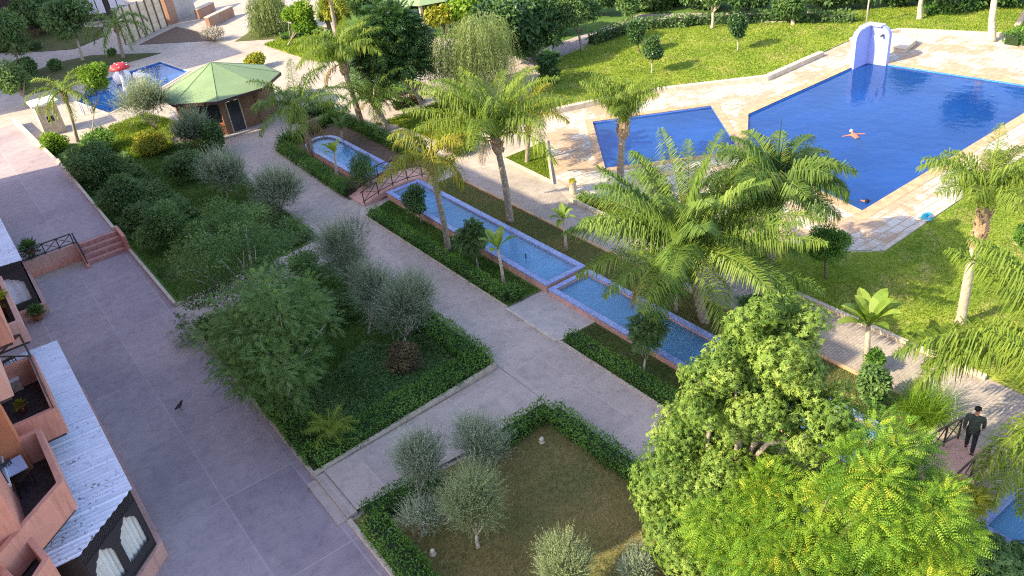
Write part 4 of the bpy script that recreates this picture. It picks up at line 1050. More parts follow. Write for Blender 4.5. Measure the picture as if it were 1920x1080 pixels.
def f_weep(lv, rng, c, q, n, L, W, m=16, slen=1.4):
    P0, d, k = shell(rng, c, q, n, .8, .5); ln = slen*rng.uniform(.4,1.2,n); tt = tints(rng, k, len(c), n, .2)
    s = np.linspace(0, 1, m); hd = nrm(d*np.array([1,1,0])+1e-3)
    P = (P0[:,None,:]+hd[:,None,:]*(ln[:,None]*(.35*np.sqrt(s)))[:,:,None]-UP*(ln[:,None]*(s-.22*np.sin(np.pi*s)))[:,:,None]).reshape(-1,3)
    D = nrm(-UP*1.0+rng.normal(size=(n*m,3))*.45); N = nrm(np.repeat(d, m, 0)+rng.normal(size=(n*m,3))*.5)
    lv.leaves(P, D, N, L*rng.uniform(.7,1.2,n*m), W, np.clip(np.repeat(tt, m)+rng.normal(0,.12,n*m), 0, 1))

def limbs(mb, base, top, c, r0, rng, nl=7, lean=.0, fork=.55):
    base = np.array(base, float); top = np.array(top, float)
    f = base+(top-base)*fork
    mid = (base+f)/2+np.array([rng.normal()*.06, rng.normal()*.06, 0])*np.linalg.norm(top-base)*.3
    mb.tube([base-UP*.05, base+(mid-base)*.12, mid, f], [r0*1.5, r0*1.05, r0*.85, r0*.7], 9)
    idx = rng.choice(len(c), min(nl, len(c)), replace=False)
    for i in idx:
        t_ = c[i]; m1 = f+(t_-f)*.5+np.linalg.norm(t_-f)*(UP*.12*rng.uniform(-.3,.8)+rng.normal(size=3)*.09)
        mb.tube([f-UP*.05, m1, t_], [r0*.55, r0*.32, r0*.1], 6)
def tree(name, label, cat, base_px, crown_px, hw, hh, style, n, L, W, lm, bark='trunk', r0=.1, K=16, cr=.42, seed=1, bz=.03, group=None, nl=7, base=None, fork=.55, flat=.8, zk=1.0, trunk_name='trunk', **kw):
    rng = np.random.default_rng(seed)
    B = np.array(base if base is not None else G(base_px[0], base_px[1], bz), float)
    C = lift(B, *crown_px); s = mpp(C); R = np.array([hw*s, hw*s, 0.0]); R[2] = max(.35*hw*s, hh*s*1.02)*zk
    t = thing(name, B, label, cat, group)
    c, q = make_clumps(rng, C, R, K, cr)
    for (ex, ey, ew, eh, ek) in kw.pop('extra', ()):
        C2 = lift(B+np.array([_w[0],_w[1],0])*rng.uniform(-.8,.5), ex, ey); s2 = mpp(C2); c_2, q2 = make_clumps(rng, C2, np.array([ew*s2, ew*s2, max(.35*ew*s2, eh*s2*1.02)*zk]), ek, cr)
        c = np.concatenate([c, c_2]); q = np.concatenate([q, q2])
    tp = C-UP*R[2]*.35
    if bark:
        mb = MB(); limbs(mb, B, tp if tp[2] > B[2]+.3 else B+UP*.5, c, r0, rng, nl, fork=fork); mb.build(trunk_name, MT[bark], t, True)
    n = int(n*DENS.get(style, 1)); lv = LV()
    if style == 'leaf': f_leaf(lv, rng, c, q, n, L, W, flat)
    elif style == 'shoot': f_shoot(lv, rng, c, q, n, L, W, **kw)
    elif style == 'pinnate': f_pinnate(lv, rng, c, q, n, kw.get('LL', .5), L, W, kw.get('m', 8), flat, kw.get('droop', .3), kw.get('tb', 0.0))
    elif style == 'rosette': f_rosette(lv, rng, c, q, n, L, W, kw.get('m', 7), flat)
    elif style == 'weep': f_weep(lv, rng, c, q, n, L, W, kw.get('m', 16), kw.get('slen', 1.4))
    lv.build('crown' if bark else 'foliage', LM[lm], t)
    return t

# ---- palms
def frond(lv, wood, rng, O, az, el, Ln, bend, nl=64, leaf=.55, w=.032, plum=.5, sag=.75, tint=.5, twist=0.0):
    m = 15; s = np.linspace(0, 1, m); ang = el-bend*s**1.25
    h = np.array([math.cos(az), math.sin(az), 0])
    seg = Ln/(m-1); pts = [np.array(O, float)]
    for i in range(m-1):
        a = (ang[i]+ang[i+1])/2; pts.append(pts[-1]+seg*(h*math.cos(a)+UP*math.sin(a)))
    pts = np.array(pts); wood.tube(pts, np.linspace(.045, .008, m), 5, False)
    u = np.linspace(.16, .995, nl); P = np.stack([np.interp(u, s, pts[:,i]) for i in range(3)], 1); T = nrm(np.gradient(pts, axis=0))
    TT = nrm(np.stack([np.interp(u, s, T[:,i]) for i in range(3)], 1)); side = nrm(np.cross(TT, UP)+1e-6); nn = np.cross(side, TT)
    prof = np.clip(np.sin(np.pi*np.clip(.12+.86*u, 0, 1))**.55, .25, 1)*(1-.25*u)
    for sg in (-1, 1):
        e = rng.normal(0, plum, nl)+.15
        D = nrm(sg*side*np.cos(e)[:,None]+nn*np.sin(e)[:,None]+TT*rng.uniform(.45,.75,(nl,1))+rng.normal(0,.07,(nl,3)))
        lv.blades(P, D, leaf*prof*rng.uniform(.65,1.2,nl)*np.where(rng.random(nl)<.06, .4, 1), w, sag*rng.uniform(.75,1.3,nl), np.clip(tint+rng.normal(0,.14,nl), 0, 1))
PK = dict(nl=.8, w=.85)
def palm(label, base_px, crown_px, FL, nf, seed, lm='palm', r0=.17, base=None, bz=.03, leaf=.55, el=(.0,1.35), bend=(1.3,2.0), skirt=True, bark='trunk', nl=60, w=.034, azs=None, spear=0, dead=0, group='plumed palms of the garden', shaft=.9, name='palm_tree', sag=.75, plum=.5):
    rng = np.random.default_rng(seed)
    B = np.array(base if base is not None else G(base_px[0], base_px[1], bz), float); C = lift(B, *crown_px)
    t = thing(name, B, label, 'palm tree', group)
    H_ = C-B; mb = MB(); m = 26; pts = []; rad = []
    for i in range(m):
        f = i/(m-1); pts.append(B+H_*f+np.array([math.sin(f*2.5+seed), math.cos(f*2.1+seed), 0])*.05*math.sin(f*math.pi)*np.linalg.norm(H_)*.3)
        rad.append(r0*(1.25 if i == 0 else 1.05-.25*f)*(1+.06*(i % 2)))
    mb.tube(pts, rad, 12)
    tr = mb.build('trunk', MT[bark], t, True)
    # ragged old leaf bases below the crown
    if shaft > 0:
        ds = MB(); L_ = shaft
        ax = nrm(H_); ds.tube([C-ax*L_, C-ax*L_*.7, C-ax*L_*.3, C+ax*.1], [r0*.85, r0*1.55, r0*1.45, r0*.8], 10)
        for k in range(34):
            a = rng.uniform(0, 6.28); f = rng.uniform(.0,.9); o = np.array([math.cos(a), math.sin(a), 0]); p = C-ax*L_*f+o*r0*1.3
            ds.bar(p-UP*.06, p+o*.10*rng.uniform(.5,1.5)+UP*rng.uniform(.12,.3), .09, .02, o)
        ds.build('leaf_bases', MT['dead'], t)
    for k in range(nf):
        f = (k+.5)/nf
        e = el[1]-(el[1]-el[0])*f**.85+rng.normal(0,.08); az = k*2.39996+seed+rng.normal(0,.15)
        if azs is not None: az = azs[k % len(azs)][0]; e = azs[k % len(azs)][1]
        lv = LV(); wd_ = MB(); Ln = FL*(1.0-.12*max(0,(e-.9)))*rng.uniform(.88,1.08)
        frond(lv, wd_, rng, C+np.array([math.cos(az),math.sin(az),0])*r0*.5, az, e, Ln, rng.uniform(*bend), int(nl*PK['nl']), leaf, w*PK['w'], plum, sag, .28+.5*rng.random())
        V = np.concatenate(lv.V); F = np.concatenate(lv.F); T_ = np.concatenate(lv.T)
        wv = np.array(wd_.v); wf = np.array(wd_.f)+len(V)
        np_mesh('frond', np.concatenate([V, wv]), np.concatenate([F, wf]), LM[lm], t, np.concatenate([T_, np.full(len(wf), .75)]))
    for k in range(dead):
        lv = LV(); wd_ = MB(); az = rng.uniform(0, 6.28)
        frond(lv, wd_, rng, C+np.array([math.cos(az),math.sin(az),0])*r0*.9-UP*.15, az, -.25, FL*.62, 1.25, int(nl*.7), leaf*.8, w*.6, plum, sag*1.6, .5)
        V = np.concatenate(lv.V); F = np.concatenate(lv.F); T_ = np.concatenate(lv.T); wv = np.array(wd_.v); wf = np.array(wd_.f)+len(V)
        tag(np_mesh('frond', np.concatenate([V, wv]), np.concatenate([F, wf]), LM['deadfrond'], t, np.concatenate([T_, np.full(len(wf), .6)])), 'dry brown hanging frond')
    for k in range(spear):
        MB().tube([C, C+np.array([.05+.12*k,.0,1.2]), C+np.array([.16+.2*k,.02,2.8-k*.9])], [.05,.04,.006], 6).build('spear_leaf', LM[lm], t)
    return t

def paddle(label, base_px, crown_px, hl, n, seed, lm='banana', name='paddle_leaf_plant', r0=.07, stems=True, base=None, group=None, spread=1.0):
    """banana-like plant: stem and broad paddle leaves"""
    rng = np.random.default_rng(seed); B = np.array(base if base is not None else G(base_px[0], base_px[1], .03), float); C = lift(B, *crown_px)
    t = thing(name, B, label, 'plant', group)
    MB().tube([B, (B+C)/2+[.03,.02,0], C], [r0*1.2, r0, r0*.8], 9).build('stem', MT['palebark'], t, True)
    L_ = hl*mpp(C)
    for k in range(n):
        az = k*2.39996+seed; e = 1.35-1.0*(k/n)*spread; m = 9; s = np.linspace(0,1,m); h = np.array([math.cos(az),math.sin(az),0]); sd = np.array([-h[1],h[0],0])
        pts = [C.copy()]
        ln = L_*rng.uniform(.85,1.15)
        for i in range(m-1):
            a = e-1.1*s[i]**1.5*spread; pts.append(pts[-1]+ln/(m-1)*(h*math.cos(a)+UP*math.sin(a)))
        pts = np.array(pts); T = nrm(np.gradient(pts, axis=0)); nn = np.cross(sd[None,:].repeat(m,0), T)*-1
        wdt = ln*.17*np.array([.10,.14,.55,.9,1,.97,.85,.55,.06]); lv = LV()
        for sg in (-1,1):
            edge = pts+sg*sd*wdt[:,None]+UP*(wdt*.35)[:,None]*1.0+rng.normal(0,.012,(m,1))*UP
            A, Bq, Cq, Dq = pts[:-1], edge[:-1], edge[1:], pts[1:]
            if sg < 0: A, Bq, Cq, Dq = Dq, Cq, Bq, A
            lv.quads(A, Bq, Cq, Dq, np.clip(.55+.2*rng.normal()+rng.normal(0,.08,m-1), 0, 1))
        lv.build('leaf', LM[lm], t)
    return t

def hedge(label, pts, w, h, seed, lm='hedge', z=.02, dens=420, L=.085, name='hedge', group='clipped garden hedges', core='shrubcore'):
    """clipped hedge: lumpy core and a skin of small leaves"""
    rng = np.random.default_rng(seed); P = [np.array(p[:2], float) for p in pts]
    t = thing(name, (*((P[0]+P[-1])/2), 0), label, 'hedge', group); lv = LV(); mb = MB()
    for a, b in zip(P[:-1], P[1:]):
        Ls = np.linalg.norm(b-a); d = (b-a)/Ls; n_ = np.array([-d[1],d[0]])
        k = max(2, int(Ls/.5)); ring = []
        for i in range(k+1):
            p = a+d*Ls*i/k; ww = w*.42*rng.uniform(.85,1.1); hh = h*.88*rng.uniform(.9,1.05)
            ring += [(*(p+n_*ww), z), (*(p+n_*ww*.95), hh*.8), (*(p+n_*ww*.6), hh), (*(p-n_*ww*.6), hh), (*(p-n_*ww*.95), hh*.8), (*(p-n_*ww), z)]
        fs = [(6*i+j, 6*i+j+1, 6*i+6+j+1, 6*i+6+j) for i in range(k) for j in range(5)]+[(0,1,2,3,4,5), tuple(6*k+j for j in range(5,-1,-1))]
        mb.add(ring, fs)
        n = int(dens*Ls*(w+2*h)); u = rng.uniform(-.1, Ls+.1, n); per = rng.uniform(0, w+2*h, n)
        off = np.where(per < h, -w/2, np.where(per < h+w, per-h-w/2, w/2)); zz = np.where(per < h, per, np.where(per < h+w, h, w+2*h-per))
        bumpy = .05*np.sin(u*3.1+seed)+.04*np.sin(u*7.3+off*5)
        off = off*(1+bumpy)+rng.normal(0,.035,n); zz = np.maximum(.02, zz*(1+bumpy)+rng.normal(0,.05,n)+np.where(rng.random(n)<.04, rng.uniform(0,.16,n), 0))
        out = np.stack([n_[0]*np.sign(off), n_[1]*np.sign(off), np.zeros(n)], 1)*(np.abs(off)>w*.4)[:,None]+UP*(zz>h*.75)[:,None]
        Pp = np.stack([a[0]+d[0]*u+n_[0]*off, a[1]+d[1]*u+n_[1]*off, zz+z], 1)
        D = nrm(rng.normal(size=(n,3))+out*.7); N = nrm(out+rng.normal(size=(n,3))*.6+1e-3)
        tn = np.clip(.5+.25*np.sin(u*1.7+seed)+rng.normal(0,.2,n), 0, 1)
        lv.leaves(Pp, D, N, L*rng.uniform(.7,1.3,n), L*.55, tn)
    V = np.concatenate(lv.V); F = np.concatenate(lv.F); T_ = np.concatenate(lv.T)
    np_mesh('foliage', V, F, LM[lm], t, T_)
    mb.build('branches', MT['hedgecore'], t)
    return t
MT['hedgecore'] = plain('hedge_inner_twigs', (.022,.04,.012), .95, .4, 9)

def grass(name, poly, n, L, seed, lm, z=.03, w=.02):
    """blades over a polygon: one uncountable mass"""
    rng = np.random.default_rng(seed); P = np.array(poly); lo, hi = P.min(0), P.max(0)
    q = rng.uniform(lo, hi, (int(n*2.4),2)); ins = np.zeros(len(q), bool); j = len(P)-1
    for i in range(len(P)):
        c_ = ((P[i,1] > q[:,1]) != (P[j,1] > q[:,1])) & (q[:,0] < (P[j,0]-P[i,0])*(q[:,1]-P[i,1])/(P[j,1]-P[i,1]+1e-12)+P[i,0]); ins ^= c_; j = i
    q = q[ins][:n]; n = len(q); Pb = np.column_stack([q, np.full(n, z)])
    lv = LV(); D = nrm(np.column_stack([rng.normal(0,.55,n), rng.normal(0,.55,n), np.ones(n)])); S = rng.normal(size=(n,3)); S[:,2] = 0
    f = .5+.25*np.sin(q[:,0]*1.3+2*np.sin(q[:,1]*.9))+.15*np.sin(q[:,1]*2.3)
    lv.leaves(Pb, D, nrm(S), L*rng.uniform(.5,1.4,n), w, np.clip(f+rng.normal(0,.2,n), 0, 1), .3)
    o = lv.build(name, LM[lm], None); tag(o, kind='stuff'); return o

# grass masses
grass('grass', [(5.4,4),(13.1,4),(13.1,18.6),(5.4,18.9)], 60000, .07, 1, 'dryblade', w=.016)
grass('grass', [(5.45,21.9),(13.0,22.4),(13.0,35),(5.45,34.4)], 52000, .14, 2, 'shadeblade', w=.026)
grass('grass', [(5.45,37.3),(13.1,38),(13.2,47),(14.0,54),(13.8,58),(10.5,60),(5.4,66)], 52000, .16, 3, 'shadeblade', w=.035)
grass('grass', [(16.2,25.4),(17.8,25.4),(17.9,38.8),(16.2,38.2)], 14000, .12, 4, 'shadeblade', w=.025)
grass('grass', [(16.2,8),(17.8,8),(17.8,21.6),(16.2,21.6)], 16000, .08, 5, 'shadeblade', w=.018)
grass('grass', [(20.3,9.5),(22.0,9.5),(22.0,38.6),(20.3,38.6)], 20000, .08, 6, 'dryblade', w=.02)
grass('grass', [(25.1,6),(45,6),(45,16.9),(30.1,16.6),(29.1,17.7),(26.3,24.5),(25.6,28.0),(24.7,30.5),(24.6,26.4),(25.1,17.3)], 90000, .10, 7, 'grassblade', w=.03)
grass('grass', LAWN3, 70000, .12, 8, 'grassblade', w=.06)
grass('grass', px((205,240),(275,215),(330,230),(322,282),(255,300),(215,280)), 14000, .25, 9, 'grassblade', w=.06)
grass('grass', px((945,299),(1022,269),(1031,340)), 6000, .12, 10, 'grassblade', w=.04)
grass('grass', px((700,235),(790,205),(860,178),(900,215),(880,268),(845,275),(735,232)), 12000, .15, 11, 'grassblade', w=.06)
grass('grass', px((495,85),(560,60),(640,70),(660,110),(600,118),(545,102)), 9000, .2, 12, 'grassblade', w=.09)

# hedges
hedge('long clipped hedge on the path side of the square bed with the olive bushes', [(12.8,29.5),(12.8,22.55)], .9, .68, 1)
hedge('clipped hedge along the near end of the square bed facing the cross path', [(13.0,22.78),(5.5,22.32)], 1.0, .55, 2)
hedge('low clipped hedge of the square bed along the wide terrace', [(5.85,22.4),(5.9,28.5),(5.9,34.2)], 1.15, .5, 3)
hedge('clipped hedge on the corner of the dry lawn bed beside the cross path', [(5.7,18.7),(8.2,18.75)], .7, .55, 4)
hedge('clipped hedge of the dry lawn bed running to the pointed corner tuft', [(10.2,18.6),(12.9,18.65)], .62, .6, 5)
hedge('clipped hedge of the dry lawn bed along the central path', [(12.95,18.3),(12.95,13.6),(12.9,8)], .62, .6, 6)
hedge('hedge of the dry lawn bed along the terrace at the bottom of the picture', [(5.65,18.3),(5.6,12)], .75, .6, 7)
hedge('long clipped hedge between the central path and the blue channel', [(16.38,37.9),(16.38,25.7)], .5, .46, 8)
hedge('short hedge closing the channel strip beside the stone slab', [(16.4,25.65),(16.9,25.65)], .6, .66, 9)
hedge('clipped hedge beyond the stone slab along the central path', [(16.38,21.5),(16.38,9)], .5, .46, 10)
hedge('clipped hedge along the path beside the round ended pond', [(16.75,41.2),(17.0,51.6)], .75, .55, 11)
hedge('clipped hedge behind the round ended pond facing the pavilion', [(17.2,52.0),(19.6,52.7),(22.2,54.0)], .7, .55, 12)
hedge('clipped hedge between the pond strip and the sunny plaza', [(22.2,53.5),(22.1,42.5)], .7, .6, 13)
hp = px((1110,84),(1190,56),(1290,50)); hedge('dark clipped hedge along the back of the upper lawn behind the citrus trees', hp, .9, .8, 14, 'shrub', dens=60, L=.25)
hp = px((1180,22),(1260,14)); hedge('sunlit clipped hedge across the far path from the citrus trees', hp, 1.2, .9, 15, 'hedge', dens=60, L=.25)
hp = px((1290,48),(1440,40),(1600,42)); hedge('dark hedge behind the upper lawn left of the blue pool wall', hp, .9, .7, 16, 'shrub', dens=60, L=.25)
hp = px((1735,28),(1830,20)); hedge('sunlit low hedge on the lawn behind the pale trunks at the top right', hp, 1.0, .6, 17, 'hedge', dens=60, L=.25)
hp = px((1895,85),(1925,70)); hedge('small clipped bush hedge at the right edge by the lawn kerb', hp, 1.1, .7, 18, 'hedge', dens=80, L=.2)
hp = px((1090,372),(1130,390),(1180,412)); hedge('low yellowing hedge along the paver path by the bollard', hp, .5, .3, 19, 'yellow', dens=260, L=.1)
hp = px((530,78),(590,66),(600,62)); hedge('low sparse hedge at the edge of the small sunny lawn beyond the pavilion', hp, .8, .6, 20, 'hedge', dens=60, L=.22)
hp = px((545,230),(625,205)); hedge('clipped hedge in front of the pavilion under the shaded palm', hp, .8, .6, 21, 'shrub', dens=200, L=.14)
hp = px((0,97),(75,93)); hedge('dark low hedge at the edge of the shaded far lawn', hp, .9, .8, 22, 'shrub', dens=60, L=.25)
hp = px((740,205),(790,190)); hedge('brownish low hedge beside the sunny plaza under the green tree', hp, .7, .6, 23, 'rust', dens=120, L=.16)

# olives and bushes
OL = dict(style='shoot', lm='olive', bark='trunk', r0=.06, K=11, cr=.55, fork=.4)
def olive(label, bp, cp, hw, hh, seed, n=900, L=.085, W=.02, name='olive_bush', cat='bush', **kw):
    d = dict(OL); d.update(kw); return tree(name, label, cat, bp, cp, hw, hh, d.pop('style'), n, L, W, d.pop('lm'), seed=seed, group='grey green olive bushes', **d)
olive('grey olive bush beside the central path just above the pair', (655,548), (655,476), 72, 60, 31, 1600)
olive('rounded olive bush with a visible pale trunk in the square bed', (757,655), (760,575), 66, 64, 32, 1900, bark='palebark')
olive('rounded olive bush, left one of the pair behind the pale trunk', (690,628), (695,552), 56, 56, 33, 1500)
olive('broad dark olive bush overhanging the central path further up', (525,408), (520,362), 62, 42, 34, 1100, L=.11, W=.028)
olive('olive bush beside the far end of the central path', (425,372), (425,324), 56, 38, 35, 900, L=.12, W=.03)
olive('round grey olive bush on thin stems in front of the pavilion', (375,292), (362,247), 42, 34, 36, 800, L=.15, W=.036)
olive('flat topped pruned olive tree with a forked white trunk near the pavilion', (308,268), (268,193), 62, 32, 37, 900, L=.16, W=.036, bark='palebark', name='olive_tree', cat='tree')
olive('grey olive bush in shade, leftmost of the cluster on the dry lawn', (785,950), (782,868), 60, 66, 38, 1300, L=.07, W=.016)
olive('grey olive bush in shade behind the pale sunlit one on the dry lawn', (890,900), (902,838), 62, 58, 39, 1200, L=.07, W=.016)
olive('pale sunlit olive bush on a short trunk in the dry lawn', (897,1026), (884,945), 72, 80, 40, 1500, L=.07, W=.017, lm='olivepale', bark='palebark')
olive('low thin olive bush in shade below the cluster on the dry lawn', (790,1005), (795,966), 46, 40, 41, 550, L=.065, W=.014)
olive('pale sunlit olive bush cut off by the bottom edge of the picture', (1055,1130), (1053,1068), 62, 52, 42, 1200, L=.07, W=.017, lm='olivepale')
olive('silvery low bush in the sunny corner at the bottom of the dry lawn', (1190,1095), (1195,1062), 48, 30, 43, 700, L=.07, W=.016, lm='olive')
def shrub(label, bp, cp, hw, hh, seed, n=1800, L=.12, W=.06, lm='shrub', K=22, style='leaf', name='shrub', **kw):
    return tree(name, label, 'shrub', bp, cp, hw, hh, style, n, L, W, lm, bark=None, seed=seed, K=K, cr=.40, **kw)
shrub('large dark shrub near the terrace kerb below the hut', (180,345), (178,302), 62, 46, 51, 5000, .2, .085)
shrub('dark green shrub beside the upper terrace, next one down from the hut', (232,400), (232,362), 50, 46, 52, 4200, .17, .08)
shrub('leafy dark shrub level with the pink steps', (300,468), (303,424), 56, 52, 53, 5200, .15, .07, 'mid')
shrub('low dark shrub at the kerb beside the pink steps', (262,430), (262,404), 40, 34, 54, 2600, .15, .07)
shrub('dark shrub in the middle of the upper bed', (345,345), (345,312), 38, 34, 55, 2600, .18, .08)
shrub('dense dark shrub beside the pavilion path corner', (395,295), (398,258), 34, 34, 56, 2400, .18, .08)
shrub('dark red leaved shrub under the olive with the pale trunk', (757,700), (757,672), 42, 34, 57, 3000, .09, .04, 'rust')
shrub('dark shrub below the left olive of the square bed', (640,600), (640,572), 38, 40, 58, 2600, .1, .05, 'shrub')
shrub('bright green low shrub at the sunny kerb near the pale hut', (98,285), (96,268), 30, 22, 59, 2200, .2, .08, 'bright')
shrub('mottled red and green clipped shrub in front of the kids pool', (180,290), (180,268), 48, 22, 60, 2600, .18, .08, 'hedge')
shrub('rounded yellow green bush glowing in the sun beside the olive trunk', (285,290), (282,268), 34, 24, 61, 2200, .18, .08, 'yellow')
shrub('yellow flowering shrub just behind the pavilion roof', (478,128), (478,112), 20, 11, 62, 1600, .28, .14, 'yellow')
shrub('leafy bush with pale flowers at the near edge of the upper lawn', (1030,158), (1027,124), 26, 32, 63, 1700, .26, .13, 'citrus')
shrub('red tinged low shrub on the sunny plaza edge beneath the yellow palm', (870,285), (862,270), 34, 16, 64, 1500, .16, .06, 'rust')
shrub('dark feathery shrub beside the arched bridge', (683,362), (682,322), 36, 38, 65, 2400, .13, .045)
shrub('brown and green clump of broad leaves beside the tall paddle leaf plant', (1640,770), (1638,720), 32, 48, 66, 1800, .16, .08, 'mid')
shrub('small dark ball shrub on the shaded far lawn', (103,132), (103,120), 11, 10, 67, 700, .3, .15)
shrub('small dark shrub at the far lawn edge near the leaning palm', (210,103), (209,98), 7, 6, 68, 400, .3, .15)
shrub('dark bush at the left edge of the far lawn', (45,150), (48,128), 26, 20, 69, 1600, .3, .12)
shrub('small green bush where the square bed meets the far cross path', (575,520), (570,498), 34, 26, 70, 2200, .11, .05, 'mid')
shrub('pale dry twiggy bush beside the rubble at the far path', (405,76), (400,62), 26, 14, 71, 1400, .26, .05, 'dry', style='leaf')
shrub('leafy green shrub at the far end of the big lawn under the white pole', (1620,690), (1640,672), 20, 22, 72, 1200, .13, .06, 'hedge')
shrub('low leafy plant patch beneath the dark hedge of the topiary lawn', (1475,545), (1475,535), 26, 14, 73, 900, .12, .05, 'bright')

# small trees and shrubs on stems
tree('small_tree', 'small round dark tree beside the blue channel, left of the paddle leaf plant', 'tree', (897,505), (886,449), 33, 40, 'pinnate', 420, .11, .05, 'shrub', r0=.05, K=10, cr=.5, seed=81, LL=.3)
tree('small_tree', 'small dark tree at the channel edge nearest the arched bridge', 'tree', (790,418), (780,372), 28, 36, 'leaf', 2200, .13, .06, 'shrub', r0=.05, K=10, cr=.5, seed=82)
tree('small_tree', 'small feathery tree beside the lower channel past the stone slab', 'tree', (1205,708), (1213,628), 38, 46, 'pinnate', 560, .085, .035, 'shrub', r0=.05, K=11, cr=.5, seed=83, LL=.28)
tree('topiary_tree', 'round clipped topiary ball tree on the sunny lawn below the big pool', 'tree', (1547,521), (1549,455), 46, 41, 'leaf', 9000, .085, .045, 'hedge', r0=.06, K=40, cr=.36, seed=84, bark='darkbark')
tree('topiary_tree', 'clipped topiary ball cut off by the right edge of the picture', 'tree', (1925,510), (1926,442), 22, 36, 'leaf', 5000, .085, .045, 'hedge', r0=.06, K=30, cr=.36, seed=85, bark='darkbark')
tree('citrus_tree', 'small citrus tree in the middle of the upper lawn with a short shadow', 'tree', (1383,95), (1384,54), 22, 30, 'leaf', 2200, .2, .1, 'citrus', r0=.06, K=12, cr=.45, seed=86, bark='palebark', group='citrus trees on the upper lawn')
tree('citrus_tree', 'citrus tree on the upper lawn nearest the camera, in front of another one', 'tree', (1222,136), (1222,94), 24, 28, 'leaf', 2200, .2, .1, 'citrus', r0=.06, K=12, cr=.45, seed=87, bark='palebark', group='citrus trees on the upper lawn')
tree('citrus_tree', 'citrus tree just behind the nearest one at the shadow edge of the lawn', 'tree', (1200,100), (1192,62), 22, 24, 'leaf', 1900, .22, .1, 'citrus', r0=.06, K=12, cr=.45, seed=88, bark='darkbark', group='citrus trees on the upper lawn')
tree('leafy_tree', 'leafy tree on a stout trunk at the top edge left of the blue pool wall', 'tree', (1487,46), (1487,5), 36, 32, 'leaf', 3200, .28, .14, 'mid', r0=.16, K=14, cr=.42, seed=89, bark='palebark')
tree('leafy_tree', 'tree with a thin pale trunk at the top edge behind the citrus', 'tree', (1335,53), (1338,-12), 34, 28, 'leaf', 2400, .3, .15, 'shrub', r0=.13, K=14, cr=.42, seed=90, bark='palebark')
tree('leafy_tree', 'green tree on the far path side beside the sunlit hedge', 'tree', (1185,40), (1180,6), 28, 22, 'leaf', 2200, .3, .15, 'mid', r0=.16, K=14, cr=.42, seed=91, bark='trunk')
tree('leafy_tree', 'pale straight trunk rising out of the top edge right of the shower', 'tree', (1724,36), (1735,-55), 60, 40, 'leaf', 2400, .3, .15, 'mid', r0=.2, K=14, cr=.4, seed=92, bark='palebark', fork=.7)
tree('leafy_tree', 'thick pale trunk rising out of the top right corner of the lawn', 'tree', (1860,76), (1870,-60), 60, 45, 'leaf', 2400, .3, .15, 'mid', r0=.26, K=14, cr=.4, seed=93, bark='palebark', fork=.7)
tree('leafy_tree', 'slanting trunk at the far right edge of the upper lawn', 'tree', (1908,48), (1960,-50), 50, 40, 'leaf', 2000, .3, .15, 'mid', r0=.2, K=14, cr=.4, seed=94, bark='palebark', fork=.7)
tree('feathery_tree', 'large dark green feathery tree with a leaning pale trunk beside the sunny plaza', 'tree', (795,206), (740,88), 84, 78, 'pinnate', 1700, .24, .13, 'citrus', r0=.16, K=30, cr=.34, seed=95, bark='palebark', LL=.75, m=6, fork=.5)
tree('weeping_tree', 'drooping pale olive tree with hanging twigs behind the central palms', 'tree', (850,205), (882,92), 95, 72, 'weep', 1700, .2, .035, 'weep', r0=.15, K=22, cr=.42, seed=96, bark='palebark', slen=2.6, m=18)
tree('leafy_tree', 'tall dark leafy tree behind the weeping tree at the top of the picture', 'tree', (1002,113), (988,42), 84, 78, 'leaf', 8500, .34, .17, 'citrus', r0=.2, K=26, cr=.36, seed=97, bark='darkbark')
tree('leafy_tree', 'dark narrow tree with a bare leaning trunk behind the upper lawn', 'tree', (1092,96), (1078,18), 52, 46, 'leaf', 4200, .28, .12, 'shrub', r0=.12, K=16, cr=.4, seed=98, bark='trunk')
tree('leafy_tree', 'bright yellow green young tree on two thin white stems beyond the pavilion', 'tree', (538,87), (560,34), 34, 36, 'leaf', 3200, .3, .16, 'bright', r0=.07, K=16, cr=.4, seed=99, bark='palebark', fork=.3)
tree('bamboo_clump', 'tall olive green bamboo like clump left of the bright young tree', 'bamboo', (520,58), (500,18), 38, 48, 'weep', 620, .3, .06, 'weep', r0=.06, K=16, cr=.42, seed=100, bark='palebark', slen=2.6, m=14)
tree('feathery_tree', 'spreading feathery tree with a pale speckled trunk in the square bed', 'tree', (545,756), (510,636), 155, 135, 'pinnate', 3400, .08, .034, 'feather', r0=.13, K=52, cr=.30, seed=101, bark='drybark', LL=.36, m=8, fork=.5, nl=14, flat=.6)
tree('feathery_tree', 'wide feathery tree with bare pale branches spreading over the far cross path', 'tree', (480,592), (462,478), 158, 122, 'leaf', 10500, .13, .058, 'mid', r0=.11, K=95, cr=.19, seed=102, bark='drybark', LL=.38, m=8, fork=.45, nl=13, flat=.55)
tree('leafy_sprig', 'thin feathery branch of leaves reaching out over the terrace beside the square bed', 'tree', (365,640), (345,615), 36, 44, 'pinnate', 110, .075, .03, 'feather', r0=.03, K=12, cr=.34, seed=103, bark='trunk', LL=.3, m=6)
tree('broadleaf_tree', 'big sunlit light green tree in the foreground with hanging clusters of leaves', 'tree', None, (1430,690), 150, 165, 'rosette', 21000, .095, .034, 'umbrella', r0=.2, K=50, cr=.28, extra=[(1345,905,180,190,64),(1520,770,110,120,26),(1290,1000,110,110,26),(1345,735,115,110,26)], seed=104, base=(12.3,10.4,0), nl=24, flat=.9, m=7)
